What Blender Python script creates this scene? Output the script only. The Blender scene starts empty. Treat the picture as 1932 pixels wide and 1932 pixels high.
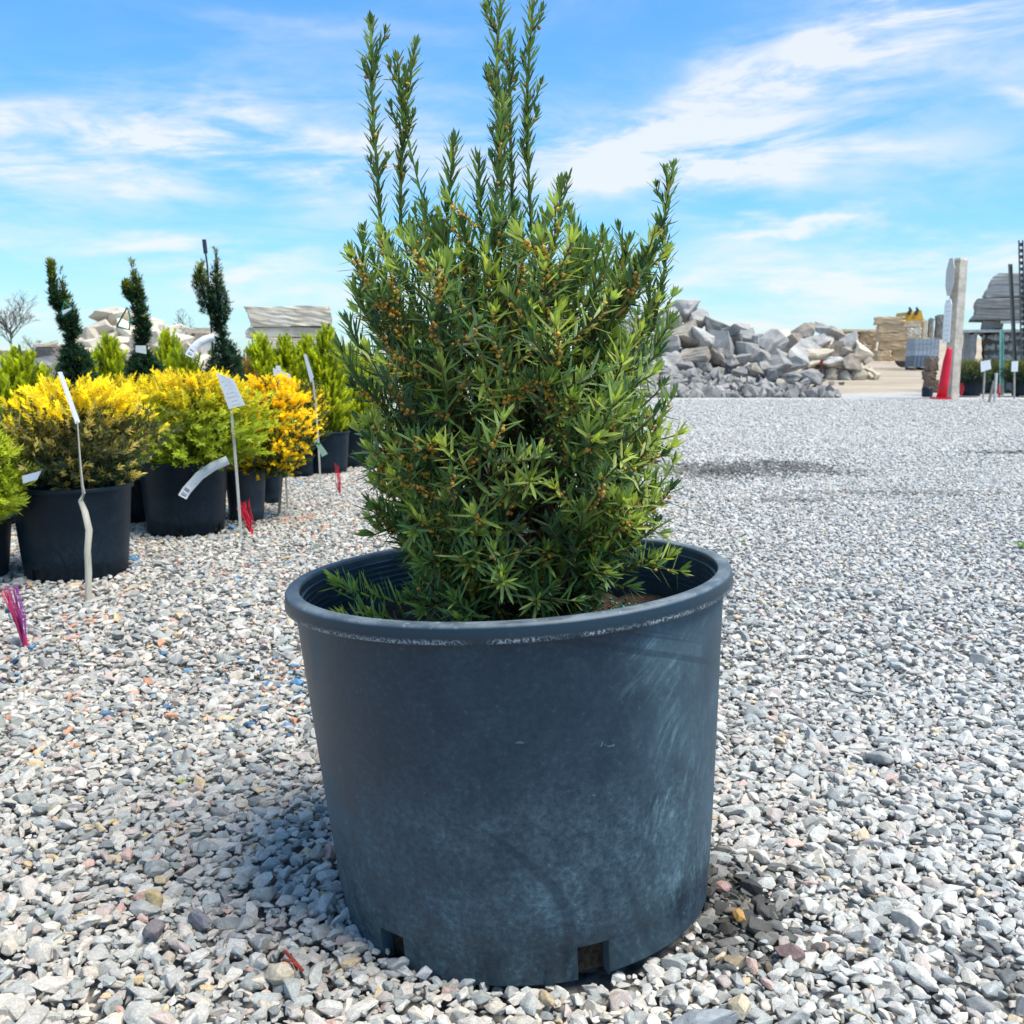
import bpy, bmesh, math, random
import numpy as np
from mathutils import Vector, Matrix, Euler, noise as mnoise

# ------------------------------------------------------------------ camera, sky, sun, exposure
F = 1932.0            # focal length in units of a 1932-unit wide frame
HY = 675.0            # row of the horizon in that frame
H = 0.555             # camera height in metres
PITCH = math.atan((966 - HY) / F)
sc = bpy.context.scene
cam_d = bpy.data.cameras.new('camera'); cam = bpy.data.objects.new('camera', cam_d)
sc.collection.objects.link(cam); sc.camera = cam
cam_d.sensor_width = 36; cam_d.lens = 36 * F / 1932; cam_d.clip_start = 0.02; cam_d.clip_end = 2000
cam.location = (0, 0, H); cam.rotation_euler = (math.pi / 2 - PITCH, 0, 0)
cam_d.dof.use_dof = True; cam_d.dof.focus_distance = 0.97; cam_d.dof.aperture_fstop = 22.0
SUN_EL, SUN_AZ = math.radians(64), math.radians(116)      # azimuth from +Y (view direction) towards +X (right)
sc.render.engine = 'CYCLES'
sc.cycles.use_denoising = True
sc.cycles.max_bounces = 5; sc.cycles.diffuse_bounces = 3; sc.cycles.glossy_bounces = 2; sc.cycles.transmission_bounces = 3; sc.cycles.transparent_max_bounces = 4
sc.cycles.caustics_reflective = False; sc.cycles.caustics_refractive = False; sc.cycles.sample_clamp_indirect = 6.0
sc.view_settings.view_transform = 'Standard'; sc.view_settings.look = 'None'
sc.view_settings.gamma = 1.0; sc.view_settings.use_curve_mapping = False
sc.view_settings.exposure = 1.10
sun_d = bpy.data.lights.new('sun', 'SUN'); sun = bpy.data.objects.new('sun', sun_d); sc.collection.objects.link(sun)
sun_d.energy = 2.6; sun_d.angle = math.radians(30); sun_d.color = (1.0, 0.94, 0.82)
sdir = Vector((math.sin(SUN_AZ) * math.cos(SUN_EL), math.cos(SUN_AZ) * math.cos(SUN_EL), math.sin(SUN_EL)))
sun.rotation_euler = sdir.to_track_quat('Z', 'Y').to_euler(); sun.location = (6, 2, 8)

def node(nt, kind, ins=None, **props):
    n = nt.nodes.new(kind)
    for k, v in props.items(): setattr(n, k, v)
    for k, v in (ins or {}).items():
        s = n.inputs[k]
        if isinstance(v, bpy.types.NodeSocket): nt.links.new(v, s)
        else: s.default_value = v
    return n
def mth(nt, op, a, b=0.0, c=None, clamp=False):
    n = node(nt, 'ShaderNodeMath', operation=op, use_clamp=clamp)
    for i, v in enumerate((a, b) if c is None else (a, b, c)):
        if isinstance(v, bpy.types.NodeSocket): nt.links.new(v, n.inputs[i])
        else: n.inputs[i].default_value = v
    return n.outputs[0]
def mixc(nt, f, a, b, mode='MIX'):
    n = node(nt, 'ShaderNodeMix', data_type='RGBA', blend_type=mode)
    for s, v in ((n.inputs[0], f), (n.inputs[6], a), (n.inputs[7], b)):
        if isinstance(v, bpy.types.NodeSocket): nt.links.new(v, s)
        else: s.default_value = v if not isinstance(v, tuple) or len(v) == 4 else (*v, 1)
    return n.outputs[2]
def sstep(nt, x, a, b, lo=0.0, hi=1.0):
    n = node(nt, 'ShaderNodeMapRange', {'From Min': a, 'From Max': b, 'To Min': lo, 'To Max': hi}, interpolation_type='SMOOTHSTEP')
    nt.links.new(x, n.inputs['Value']); return n.outputs[0]

world = bpy.data.worlds.new('World'); sc.world = world; world.use_nodes = True
def build_world():
    nt = world.node_tree; nt.nodes.clear()
    sky = node(nt, 'ShaderNodeTexSky', sky_type='NISHITA', sun_disc=False, sun_elevation=SUN_EL, sun_rotation=SUN_AZ,
               altitude=200, air_density=1.0, dust_density=0.35, ozone_density=2.0)
    tc = node(nt, 'ShaderNodeTexCoord')
    sp = node(nt, 'ShaderNodeSeparateXYZ', {0: tc.outputs['Generated']})
    x, y, z = sp.outputs
    az = mth(nt, 'ARCTAN2', x, y); el = mth(nt, 'ARCSINE', z)
    # thin high cloud: streaky noise on a plane overhead, plus the banks that stand in this part of the sky
    zz = mth(nt, 'ADD', mth(nt, 'MAXIMUM', z, 0.0), 0.10)
    u = mth(nt, 'DIVIDE', x, zz); v = mth(nt, 'DIVIDE', y, zz)
    cv = node(nt, 'ShaderNodeCombineXYZ', {0: mth(nt, 'ADD', u, mth(nt, 'MULTIPLY', v, -0.25)), 1: mth(nt, 'MULTIPLY', v, 1.0), 2: 3.7})
    n1 = node(nt, 'ShaderNodeTexNoise', {'Vector': cv.outputs[0], 'Scale': 0.85, 'Detail': 9.0, 'Roughness': 0.58, 'Distortion': 0.5})
    sv = node(nt, 'ShaderNodeCombineXYZ', {0: mth(nt, 'ADD', mth(nt, 'MULTIPLY', az, 5.0), mth(nt, 'MULTIPLY', el, 7.0)),
                                           1: mth(nt, 'ADD', mth(nt, 'MULTIPLY', el, 26.0), mth(nt, 'MULTIPLY', az, -3.0)), 2: 1.3})
    n2 = node(nt, 'ShaderNodeTexNoise', {'Vector': sv.outputs[0], 'Scale': 1.0, 'Detail': 10.0, 'Roughness': 0.62, 'Distortion': 0.35})
    w3 = node(nt, 'ShaderNodeCombineXYZ', {0: mth(nt, 'MULTIPLY', az, 9.0), 1: mth(nt, 'MULTIPLY', el, 16.0), 2: 8.0})
    n3 = node(nt, 'ShaderNodeTexNoise', {'Vector': w3.outputs[0], 'Scale': 1.0, 'Detail': 4.0, 'Roughness': 0.5})
    wob = mth(nt, 'MULTIPLY', mth(nt, 'SUBTRACT', n3.outputs[0], 0.5), 0.10)
    elw = mth(nt, 'ADD', el, wob)
    total = None
    #        px    py   half-w half-h slope amp
    for cx, cy, hw, hh, sl, amp in CLOUDS:
        a0 = math.atan2(cx - 966, F); e0 = (HY - cy) / F * 0.97
        da = mth(nt, 'SUBTRACT', az, a0)
        de = mth(nt, 'SUBTRACT', mth(nt, 'SUBTRACT', elw, e0), mth(nt, 'MULTIPLY', da, sl))
        q = mth(nt, 'ADD', mth(nt, 'POWER', mth(nt, 'ABSOLUTE', mth(nt, 'DIVIDE', da, hw / F)), 2.0),
                mth(nt, 'POWER', mth(nt, 'ABSOLUTE', mth(nt, 'DIVIDE', de, hh / F)), 2.0))
        g = mth(nt, 'MULTIPLY', mth(nt, 'POWER', 2.71828, mth(nt, 'MULTIPLY', q, -1.0)), amp)
        total = g if total is None else mth(nt, 'ADD', total, g)
    tex = mth(nt, 'ADD', mth(nt, 'MULTIPLY', n2.outputs[0], 1.0), 0.0)
    m = mth(nt, 'MULTIPLY', total, sstep(nt, tex, 0.34, 0.68, 0.04, 1.0))
    amb = mth(nt, 'MULTIPLY', sstep(nt, n1.outputs[0], 0.40, 0.78), 0.55)
    m = mth(nt, 'ADD', m, amb)
    hz = sstep(nt, el, 0.0, 0.14, 0.40, 0.0)                    # white haze low over the horizon, all the way round
    m = mth(nt, 'ADD', m, hz)
    m = mth(nt, 'MINIMUM', m, 0.84)
    tint = mixc(nt, 1.0, sky.outputs[0], (.66, 1.26, 1.62, 1), 'MULTIPLY')
    dim = node(nt, 'ShaderNodeHueSaturation', {'Color': tint, 'Value': sstep(nt, el, 0.0, 0.32, .82, 1.0)}); tint = dim.outputs[0]
    c = mixc(nt, m, tint, (6.8, 6.95, 6.9, 1))
    bg = node(nt, 'ShaderNodeBackground', {'Color': c, 'Strength': 0.0655})
    out = node(nt, 'ShaderNodeOutputWorld', {0: bg.outputs[0]})
CLOUDS = [(120, 300, 420, 75, 0.05, 1.0), (520, 300, 330, 85, 0.05, 1.0), (1150, 300, 420, 62, 0.05, .92),
          (1480, 330, 330, 50, 0.0, .85), (1420, 180, 330, 55, 0.42, .85), (1850, 70, 330, 95, 0.30, 1.3), (1500, 430, 150, 13, 0.06, 1.1),
          (1600, 515, 400, 50, 0.0, 1.05), (400, 505, 330, 32, 0.0, .95), (560, 560, 300, 25, 0.0, .5), (150, 420, 200, 16, 0, .3),
          (100, 40, 160, 26, 0.0, .25), (560, 120, 220, 22, 0.06, .22), (1900, 240, 50, 14, 0, .7), (1800, 480, 120, 16, 0, .3)]
build_world()

# ------------------------------------------------------------------ helpers
rnd = random.Random(7); rng = np.random.default_rng(11)
CP, SP = math.cos(PITCH), math.sin(PITCH)
def ray(px, py):
    a, b = (px - 966) / F, (966 - py) / F
    return Vector((a, CP + b * SP, -SP + b * CP))
def P(px, py, Y):
    d = ray(px, py); t = Y / d.y
    return Vector((d.x * t, Y, H + d.z * t))
def G(px, py, z=0.0):
    d = ray(px, py); t = (z - H) / d.z
    return Vector((d.x * t, d.y * t, z))
def S(Y): return Y / F                 # metres per frame unit at depth Y (near enough)

def link(o, parent=None):
    sc.collection.objects.link(o)
    if parent is not None: o.parent = parent
    return o
def tag(o, label=None, cat=None, group=None, kind=None):
    if label: o['label'] = label
    if cat: o['category'] = cat
    if group: o['group'] = group
    if kind: o['kind'] = kind
    return o
def empty(name, loc, label, cat, group=None, rot=(0, 0, 0)):
    o = bpy.data.objects.new(name, None); o.location = loc; o.rotation_euler = rot; o.empty_display_size = 0.05
    link(o); return tag(o, label, cat, group)
def mk(name, V, Fc, mat, parent=None, col=None, smooth=False, uv=None, loc=None):
    """One mesh object; V n x 3 in the parent's space (or around loc), Fc list of faces or an int array."""
    me = bpy.data.meshes.new(name)
    V = np.asarray(V, dtype=np.float32).reshape(-1, 3)
    if isinstance(Fc, np.ndarray):
        k = Fc.shape[1]; m = len(Fc)
        me.vertices.add(len(V)); me.vertices.foreach_set('co', V.ravel())
        me.loops.add(m * k); me.loops.foreach_set('vertex_index', Fc.astype(np.int32).ravel())
        me.polygons.add(m); me.polygons.foreach_set('loop_start', np.arange(0, m * k, k, dtype=np.int32))
        me.polygons.foreach_set('loop_total', np.full(m, k, dtype=np.int32))
        me.update(calc_edges=True)
    else:
        me.from_pydata([tuple(map(float, v)) for v in V], [], Fc); me.update()
    if col is not None:
        a = me.color_attributes.new('Col', 'FLOAT_COLOR', 'POINT')
        c = np.ones((len(V), 4), dtype=np.float32); c[:, :3] = col
        a.data.foreach_set('color', c.ravel())
    if uv is not None:
        l = me.uv_layers.new(name='UVMap'); idx = np.empty(len(me.loops), dtype=np.int32); me.loops.foreach_get('vertex_index', idx)
        l.data.foreach_set('uv', np.asarray(uv, dtype=np.float32)[idx].ravel())
    if smooth: me.polygons.foreach_set('use_smooth', np.ones(len(me.polygons), dtype=bool))
    me.materials.append(mat)
    o = bpy.data.objects.new(name, me)
    if loc is not None: o.location = loc
    return link(o, parent)
class MB:
    def __init__(s): s.v = []; s.f = []; s.c = []; s.uv = []
    def add(s, V, Fc, c=(1, 1, 1), uv=None):
        n = len(s.v); s.v += [tuple(p) for p in V]; s.f += [tuple(i + n for i in f) for f in Fc]; s.c += [c] * len(V)
        s.uv += list(uv) if uv is not None else [(0, 0)] * len(V)
    def tube(s, pts, rad, seg=6, c=(1, 1, 1), cap=True):
        pts = [Vector(p) for p in pts]; V = []; Fc = []; ref = None
        for i, p in enumerate(pts):
            t = (pts[min(i + 1, len(pts) - 1)] - pts[max(i - 1, 0)]).normalized()
            if ref is None: ref = Vector((1, 0, 0)) if abs(t.x) < .8 else Vector((0, 1, 0))
            a = (ref - t * ref.dot(t)).normalized(); b = t.cross(a); ref = a
            r = rad[i] if hasattr(rad, '__len__') else rad
            for k in range(seg):
                w = 2 * math.pi * k / seg; V.append(p + a * math.cos(w) * r + b * math.sin(w) * r)
        for i in range(len(pts) - 1):
            for k in range(seg):
                q = (k + 1) % seg; Fc.append((i * seg + k, i * seg + q, (i + 1) * seg + q, (i + 1) * seg + k))
        if cap: Fc.append(tuple(range(seg - 1, -1, -1))); Fc.append(tuple((len(pts) - 1) * seg + k for k in range(seg)))
        s.add(V, Fc, c)
    def box(s, lo, hi, c=(1, 1, 1), M=None):
        x0, y0, z0 = lo; x1, y1, z1 = hi
        V = [Vector(p) for p in ((x0, y0, z0), (x1, y0, z0), (x1, y1, z0), (x0, y1, z0), (x0, y0, z1), (x1, y0, z1), (x1, y1, z1), (x0, y1, z1))]
        if M is not None: V = [M @ p for p in V]
        s.add(V, [(3, 2, 1, 0), (4, 5, 6, 7), (0, 1, 5, 4), (1, 2, 6, 5), (2, 3, 7, 6), (3, 0, 4, 7)], c)
    def build(s, name, mat, parent=None, smooth=False, loc=None):
        V = np.array(s.v)
        if loc is not None: V = V - np.array(loc)
        return mk(name, V, s.f, mat, parent, np.array(s.c), smooth, s.uv, loc)

# ------------------------------------------------------------------ materials
MATS = {}
def new_mat(name):
    m = bpy.data.materials.new(name); m.use_nodes = True; nt = m.node_tree; nt.nodes.clear()
    out = node(nt, 'ShaderNodeOutputMaterial'); b = node(nt, 'ShaderNodeBsdfPrincipled'); nt.links.new(b.outputs[0], out.inputs[0])
    MATS[name] = m
    return m, nt, b, out
def stone_mat(name, c1, c2, scale, bump=0.5, rough=0.9, rand=0.25, c3=None, streak=1.0, bdist=0.02):
    m, nt, b, out = new_mat(name)
    tc = node(nt, 'ShaderNodeTexCoord'); oi = node(nt, 'ShaderNodeObjectInfo')
    off = node(nt, 'ShaderNodeVectorMath', {0: tc.outputs['Object'], 1: (1, 1, streak)}, operation='MULTIPLY')
    sh = node(nt, 'ShaderNodeCombineXYZ', {0: mth(nt, 'MULTIPLY', oi.outputs['Random'], 37.0), 1: mth(nt, 'MULTIPLY', oi.outputs['Random'], 91.0), 2: 0.0})
    vec = node(nt, 'ShaderNodeVectorMath', {0: off.outputs[0], 1: sh.outputs[0]}, operation='ADD').outputs[0]
    n = node(nt, 'ShaderNodeTexNoise', {'Vector': vec, 'Scale': scale, 'Detail': 8.0, 'Roughness': .65})
    n2 = node(nt, 'ShaderNodeTexNoise', {'Vector': vec, 'Scale': scale * 6, 'Detail': 5.0, 'Roughness': .7})
    c = mixc(nt, sstep(nt, n.outputs[0], .32, .68), c1, c2)
    c = mixc(nt, sstep(nt, n2.outputs[0], .5, .75, 0, .45), c, c3 or tuple(min(1, x * 1.5) for x in c2))
    br = mth(nt, 'ADD', mth(nt, 'MULTIPLY', oi.outputs['Random'], rand), 1 - rand / 2)
    hv = node(nt, 'ShaderNodeHueSaturation', {'Value': br, 'Color': c})
    nt.links.new(hv.outputs[0], b.inputs['Base Color']); b.inputs['Roughness'].default_value = rough
    h = mth(nt, 'ADD', mth(nt, 'MULTIPLY', n.outputs[0], 1.0), mth(nt, 'MULTIPLY', n2.outputs[0], .35))
    bp = node(nt, 'ShaderNodeBump', {'Strength': bump, 'Distance': bdist, 'Height': h}); nt.links.new(bp.outputs[0], b.inputs['Normal'])
    return m
def leaf_mat(name, rough=.42, trans=.3, under=(1.25, 1.3, 1.5), tboost=(2.2, 2.2, 1.0), spec=.45):
    m, nt, b, out = new_mat(name)
    a = node(nt, 'ShaderNodeAttribute', attribute_name='Col'); g = node(nt, 'ShaderNodeNewGeometry')
    un = mixc(nt, 1.0, a.outputs['Color'], (*under, 1), 'MULTIPLY')
    c = mixc(nt, g.outputs['Backfacing'], a.outputs['Color'], un)
    nt.links.new(c, b.inputs['Base Color']); b.inputs['Roughness'].default_value = rough; b.inputs['Specular IOR Level'].default_value = spec
    tr = node(nt, 'ShaderNodeBsdfTranslucent', {'Color': mixc(nt, 1.0, a.outputs['Color'], (*tboost, 1), 'MULTIPLY')})
    mx = node(nt, 'ShaderNodeMixShader', {0: trans, 1: b.outputs[0], 2: tr.outputs[0]}); nt.links.new(mx.outputs[0], out.inputs[0])
    return m
def col_mat(name, rough=.6, spec=.4, metal=0.0, noise=0.0, nscale=20.0, bump=0.0):
    """Colour from the mesh attribute, broken by a little dirt."""
    m, nt, b, out = new_mat(name)
    a = node(nt, 'ShaderNodeAttribute', attribute_name='Col'); c = a.outputs['Color']
    if noise:
        tc = node(nt, 'ShaderNodeTexCoord')
        n = node(nt, 'ShaderNodeTexNoise', {'Vector': tc.outputs['Object'], 'Scale': nscale, 'Detail': 7.0, 'Roughness': .65})
        hv = node(nt, 'ShaderNodeHueSaturation', {'Value': sstep(nt, n.outputs[0], .3, .7, 1 - noise, 1 + noise * .6), 'Color': c}); c = hv.outputs[0]
        if bump:
            bp = node(nt, 'ShaderNodeBump', {'Strength': bump, 'Distance': .01, 'Height': n.outputs[0]}); nt.links.new(bp.outputs[0], b.inputs['Normal'])
    nt.links.new(c, b.inputs['Base Color']); b.inputs['Roughness'].default_value = rough
    b.inputs['Specular IOR Level'].default_value = spec; b.inputs['Metallic'].default_value = metal
    return m
M_yew = leaf_mat('yew_needle', rough=.40, spec=.35, under=(1.5, 1.4, 1.5))
M_leaf = leaf_mat('soft_foliage', rough=.55, trans=.35, under=(1.1, 1.1, 1.1))
M_bud = col_mat('bud', rough=.6, noise=.25, nscale=400)
M_bark = col_mat('bark', rough=.85, noise=.35, nscale=120, bump=.6)
M_paint = col_mat('paint', rough=.5, noise=.12, nscale=14)
M_wood = col_mat('weathered_wood', rough=.85, noise=.3, nscale=9, bump=.4)
M_metal = col_mat('weathered_metal', rough=.5, spec=.5, noise=.25, nscale=12)
M_fringe = col_mat('nylon_fringe', rough=.4, spec=.5)
M_block_tan = stone_mat('tan_block_stone', (.47, .33, .19), (.62, .47, .29), 2.2, .8, rand=.25, c3=(.68, .56, .36), bdist=.02)
M_rock_grey = stone_mat('grey_boulder_stone', (.21, .20, .19), (.42, .40, .37), 2.6, .6, rand=.6, c3=(.52, .47, .43), bdist=.03)
M_rock_pale = stone_mat('pale_boulder_stone', (.52, .44, .33), (.68, .61, .49), 2.0, .6, rand=.35, c3=(.66, .58, .46), bdist=.03)
M_slab_grey = stone_mat('grey_slab_stone', (.22, .205, .185), (.36, .34, .31), 3.0, .8, rand=.35, c3=(.36, .35, .33), streak=1.3, bdist=.012)
M_slab_beige = stone_mat('beige_slab_stone', (.50, .42, .31), (.64, .57, .46), 5.0, .8, rand=.2, c3=(.62, .56, .46), streak=1.2, bdist=.010)

M_rock_dark = stone_mat('dark_boulder_stone', (.13, .125, .115), (.29, .28, .26), 3.2, .7, rand=.4, c3=(.36, .34, .32), bdist=.03)
M_rock_pale2 = stone_mat('light_grey_boulder_stone', (.28, .27, .25), (.50, .48, .45), 2.6, .6, rand=.4, c3=(.58, .54, .49), bdist=.03)
M_rock_brown = stone_mat('brown_boulder_stone', (.22, .18, .14), (.40, .35, .29), 2.4, .7, rand=.4, c3=(.50, .46, .40), bdist=.03)

def gravel_mat():
    m, nt, b, out = new_mat('gravel_stone')
    a = node(nt, 'ShaderNodeAttribute', attribute_name='col', attribute_type='INSTANCER')
    tc = node(nt, 'ShaderNodeTexCoord'); oi = node(nt, 'ShaderNodeObjectInfo')
    sh = node(nt, 'ShaderNodeVectorMath', {0: tc.outputs['Object'], 1: oi.outputs['Location']}, operation='ADD')
    n = node(nt, 'ShaderNodeTexNoise', {'Vector': sh.outputs[0], 'Scale': 2.2, 'Detail': 6.0, 'Roughness': .7})
    n2 = node(nt, 'ShaderNodeTexNoise', {'Vector': sh.outputs[0], 'Scale': 9.0, 'Detail': 4.0, 'Roughness': .7})
    v = mth(nt, 'MULTIPLY', sstep(nt, n.outputs[0], .3, .7, .82, 1.15), sstep(nt, n2.outputs[0], .3, .7, .85, 1.15))
    hv = node(nt, 'ShaderNodeHueSaturation', {'Value': v, 'Color': a.outputs['Color']})
    nt.links.new(hv.outputs[0], b.inputs['Base Color']); b.inputs['Roughness'].default_value = .8
    b.inputs['Specular IOR Level'].default_value = .35
    bp = node(nt, 'ShaderNodeBump', {'Strength': .35, 'Distance': .002, 'Height': n2.outputs[0]}); nt.links.new(bp.outputs[0], b.inputs['Normal'])
    return m
M_gravel = gravel_mat()
def ground_mat(name, kind):
    m, nt, b, out = new_mat(name)
    g = node(nt, 'ShaderNodeNewGeometry'); pos = g.outputs['Position']
    if kind == 'gravel':
        v = node(nt, 'ShaderNodeTexVoronoi', {'Vector': pos, 'Scale': 55.0, 'Randomness': 1.0})
        n = node(nt, 'ShaderNodeTexNoise', {'Vector': pos, 'Scale': .9, 'Detail': 7.0, 'Roughness': .6})
        n2 = node(nt, 'ShaderNodeTexNoise', {'Vector': pos, 'Scale': 24.0, 'Detail': 6.0, 'Roughness': .75})
        bw = node(nt, 'ShaderNodeSeparateColor', {0: v.outputs['Color']})
        c = mixc(nt, bw.outputs[0], (.40, .395, .375), (.62, .61, .58))
        c = mixc(nt, sstep(nt, bw.outputs[1], .9, .97), c, (.45, .37, .27))
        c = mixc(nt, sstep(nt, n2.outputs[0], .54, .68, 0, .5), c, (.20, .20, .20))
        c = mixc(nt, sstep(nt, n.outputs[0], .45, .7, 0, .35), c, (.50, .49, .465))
        sy = node(nt, 'ShaderNodeSeparateXYZ', {0: pos}); c = mixc(nt, sstep(nt, sy.outputs[1], 6.5, 9.0), mixc(nt, n2.outputs[0], (.20, .19, .17), (.34, .33, .305)), c)  # near bed is brown soil, kept dark so gaps read as shaded crevices
        h = mth(nt, 'SUBTRACT', mth(nt, 'MULTIPLY', n2.outputs[0], .5), v.outputs['Distance'])
        bp = node(nt, 'ShaderNodeBump', {'Strength': .9, 'Distance': .012, 'Height': h})
    else:
        n = node(nt, 'ShaderNodeTexNoise', {'Vector': pos, 'Scale': .35, 'Detail': 9.0, 'Roughness': .65})
        n2 = node(nt, 'ShaderNodeTexNoise', {'Vector': pos, 'Scale': 7.0, 'Detail': 8.0, 'Roughness': .75})
        c = mixc(nt, sstep(nt, n.outputs[0], .35, .65), (.36, .29, .21), (.50, .42, .32))
        c = mixc(nt, sstep(nt, n2.outputs[0], .5, .7, 0, .5), c, (.27, .23, .18))
        bp = node(nt, 'ShaderNodeBump', {'Strength': .6, 'Distance': .03, 'Height': n2.outputs[0]})
    nt.links.new(c, b.inputs['Base Color']); b.inputs['Roughness'].default_value = .95; nt.links.new(bp.outputs[0], b.inputs['Normal'])
    b.inputs['Specular IOR Level'].default_value = .2
    return m
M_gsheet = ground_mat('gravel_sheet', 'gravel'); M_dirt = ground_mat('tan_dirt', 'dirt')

def pot_mat(name, dust=1.0, base=(.004, .022, .043), scuff=1.0):
    """Black-blue nursery plastic; uv = (metres round the wall, metres up it)."""
    m, nt, b, out = new_mat(name)
    uv = node(nt, 'ShaderNodeUVMap'); sp = node(nt, 'ShaderNodeSeparateXYZ', {0: uv.outputs[0]}); u, v = sp.outputs[0], sp.outputs[1]
    def noise(su, sv, sc_, det=6.0, ro=.65, w=0.0, dist=0.0):
        cv = node(nt, 'ShaderNodeCombineXYZ', {0: mth(nt, 'MULTIPLY', u, su), 1: mth(nt, 'MULTIPLY', v, sv), 2: w})
        return node(nt, 'ShaderNodeTexNoise', {'Vector': cv.outputs[0], 'Scale': sc_, 'Detail': det, 'Roughness': ro, 'Distortion': dist}).outputs[0]
    big = noise(1, 1, 6, 8, .62, 1.0, .6); fine = noise(1, 1, 170, 4, .7, 2.0); mid = noise(1, .55, 38, 7, .7, 3.0)
    low = sstep(nt, v, .26, .01, 0.0, 1.0)                       # splashed-up dust lies thicker near the foot
    d = mth(nt, 'ADD', mth(nt, 'ADD', mth(nt, 'MULTIPLY', low, .30), .07), sstep(nt, big, .42, .72, 0, .24))
    d = mth(nt, 'MULTIPLY', d, sstep(nt, mid, .30, .70, .35, 1.25)); d = mth(nt, 'MULTIPLY', d, sstep(nt, fine, .32, .66, .45, 1.6))
    # pale scuffs: long arcs rubbed into the dust
    cv = node(nt, 'ShaderNodeCombineXYZ', {0: mth(nt, 'ADD', u, mth(nt, 'MULTIPLY', mth(nt, 'POWER', mth(nt, 'ABSOLUTE', mth(nt, 'SUBTRACT', v, .10)), 2.0), -3.2)), 1: mth(nt, 'MULTIPLY', v, .22), 2: 4.0})
    st = node(nt, 'ShaderNodeTexNoise', {'Vector': cv.outputs[0], 'Scale': 110.0, 'Detail': 7.0, 'Roughness': .72, 'Distortion': .35}).outputs[0]
    um = sstep(nt, u, .07, .13, 0, 1); um = mth(nt, 'MULTIPLY', um, sstep(nt, u, .30, .20, 0, 1))
    stm = mth(nt, 'MULTIPLY', mth(nt, 'MULTIPLY', sstep(nt, st, .50, .68), um), sstep(nt, noise(1, .6, 16, 4, .6, 9.0), .40, .60))
    d = mth(nt, 'ADD', d, mth(nt, 'MULTIPLY', stm, .62 * scuff))
    side = mth(nt, 'MULTIPLY', um, sstep(nt, noise(1, .5, 9, 6, .6, 6.0), .38, .66, 0, .28)); d = mth(nt, 'ADD', d, mth(nt, 'MULTIPLY', side, scuff))
    # wiped clean curved marks
    cw = node(nt, 'ShaderNodeCombineXYZ', {0: mth(nt, 'ADD', u, mth(nt, 'MULTIPLY', mth(nt, 'POWER', mth(nt, 'ABSOLUTE', mth(nt, 'SUBTRACT', v, .05)), 2.0), 6.0)), 1: mth(nt, 'MULTIPLY', v, .15), 2: 7.0})
    wi = node(nt, 'ShaderNodeTexNoise', {'Vector': cw.outputs[0], 'Scale': 30.0, 'Detail': 3.0}).outputs[0]
    d = mth(nt, 'MULTIPLY', d, sstep(nt, wi, .60, .68, 1.0, .5))
    sp_ = mth(nt, 'MULTIPLY', sstep(nt, fine, .60, .74), .28); d = mth(nt, 'ADD', d, sp_)
    flake = noise(1, 1, 62, 2, .5, 12.0, 1.2); d = mth(nt, 'ADD', d, mth(nt, 'MULTIPLY', sstep(nt, flake, .735, .76), .5))
    d = mth(nt, 'MULTIPLY', d, dust, clamp=True)
    c = mixc(nt, d, base, (.125, .21, .25))
    nt.links.new(c, b.inputs['Base Color'])
    nt.links.new(sstep(nt, d, 0, .6, .42, .8), b.inputs['Roughness']); b.inputs['Specular IOR Level'].default_value = .45 if dust > .9 else .22
    bp = node(nt, 'ShaderNodeBump', {'Strength': .12, 'Distance': .002, 'Height': fine}); nt.links.new(bp.outputs[0], b.inputs['Normal'])
    return m
M_pot = pot_mat('dusty_pot_plastic', 1.0); M_pot2 = pot_mat('nursery_pot_plastic', .22, (.003, .009, .017), .3); M_pot3 = pot_mat('grey_pot_plastic', .5, (.03, .034, .042), .3)
def rim_mat():
    m, nt, b, out = new_mat('scuffed_rim_plastic')
    uv = node(nt, 'ShaderNodeUVMap'); sp = node(nt, 'ShaderNodeSeparateXYZ', {0: uv.outputs[0]}); u, v = sp.outputs[0], sp.outputs[1]
    def noise(su, sv, sc_, det, ro, w):
        cv = node(nt, 'ShaderNodeCombineXYZ', {0: mth(nt, 'MULTIPLY', u, su), 1: mth(nt, 'MULTIPLY', v, sv), 2: w})
        return node(nt, 'ShaderNodeTexNoise', {'Vector': cv.outputs[0], 'Scale': sc_, 'Detail': det, 'Roughness': ro}).outputs[0]
    # v: 0 = inner lip edge, 1 = outer upper edge, 2 = lower edge of the band
    n1 = noise(1, .012, 420, 5, .7, 1); n2 = noise(1, .01, 24, 3, .5, 2); n3 = noise(1, .02, 120, 6, .7, 3); n4 = noise(1, .02, 30, 4, .6, 5)
    edge = mth(nt, 'MULTIPLY', sstep(nt, v, 1.62, 1.9), sstep(nt, v, 2.06, 1.97))
    a = mth(nt, 'MULTIPLY', mth(nt, 'MULTIPLY', edge, sstep(nt, n1, .46, .56)), sstep(nt, n2, .34, .52))
    top = mth(nt, 'MULTIPLY', sstep(nt, v, 1.12, .95), mth(nt, 'ADD', sstep(nt, n3, .56, .70, 0, .6), sstep(nt, n4, .35, .7, .22, .55)))
    d = mth(nt, 'ADD', mth(nt, 'MULTIPLY', a, .9), top); d = mth(nt, 'ADD', d, sstep(nt, n3, .6, .8, 0.0, .2), clamp=True)
    c = mixc(nt, d, (.006, .021, .036), (.30, .36, .40)); nt.links.new(c, b.inputs['Base Color'])
    nt.links.new(sstep(nt, d, 0, .6, .38, .75), b.inputs['Roughness'])
    return m
M_rim = rim_mat()
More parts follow.
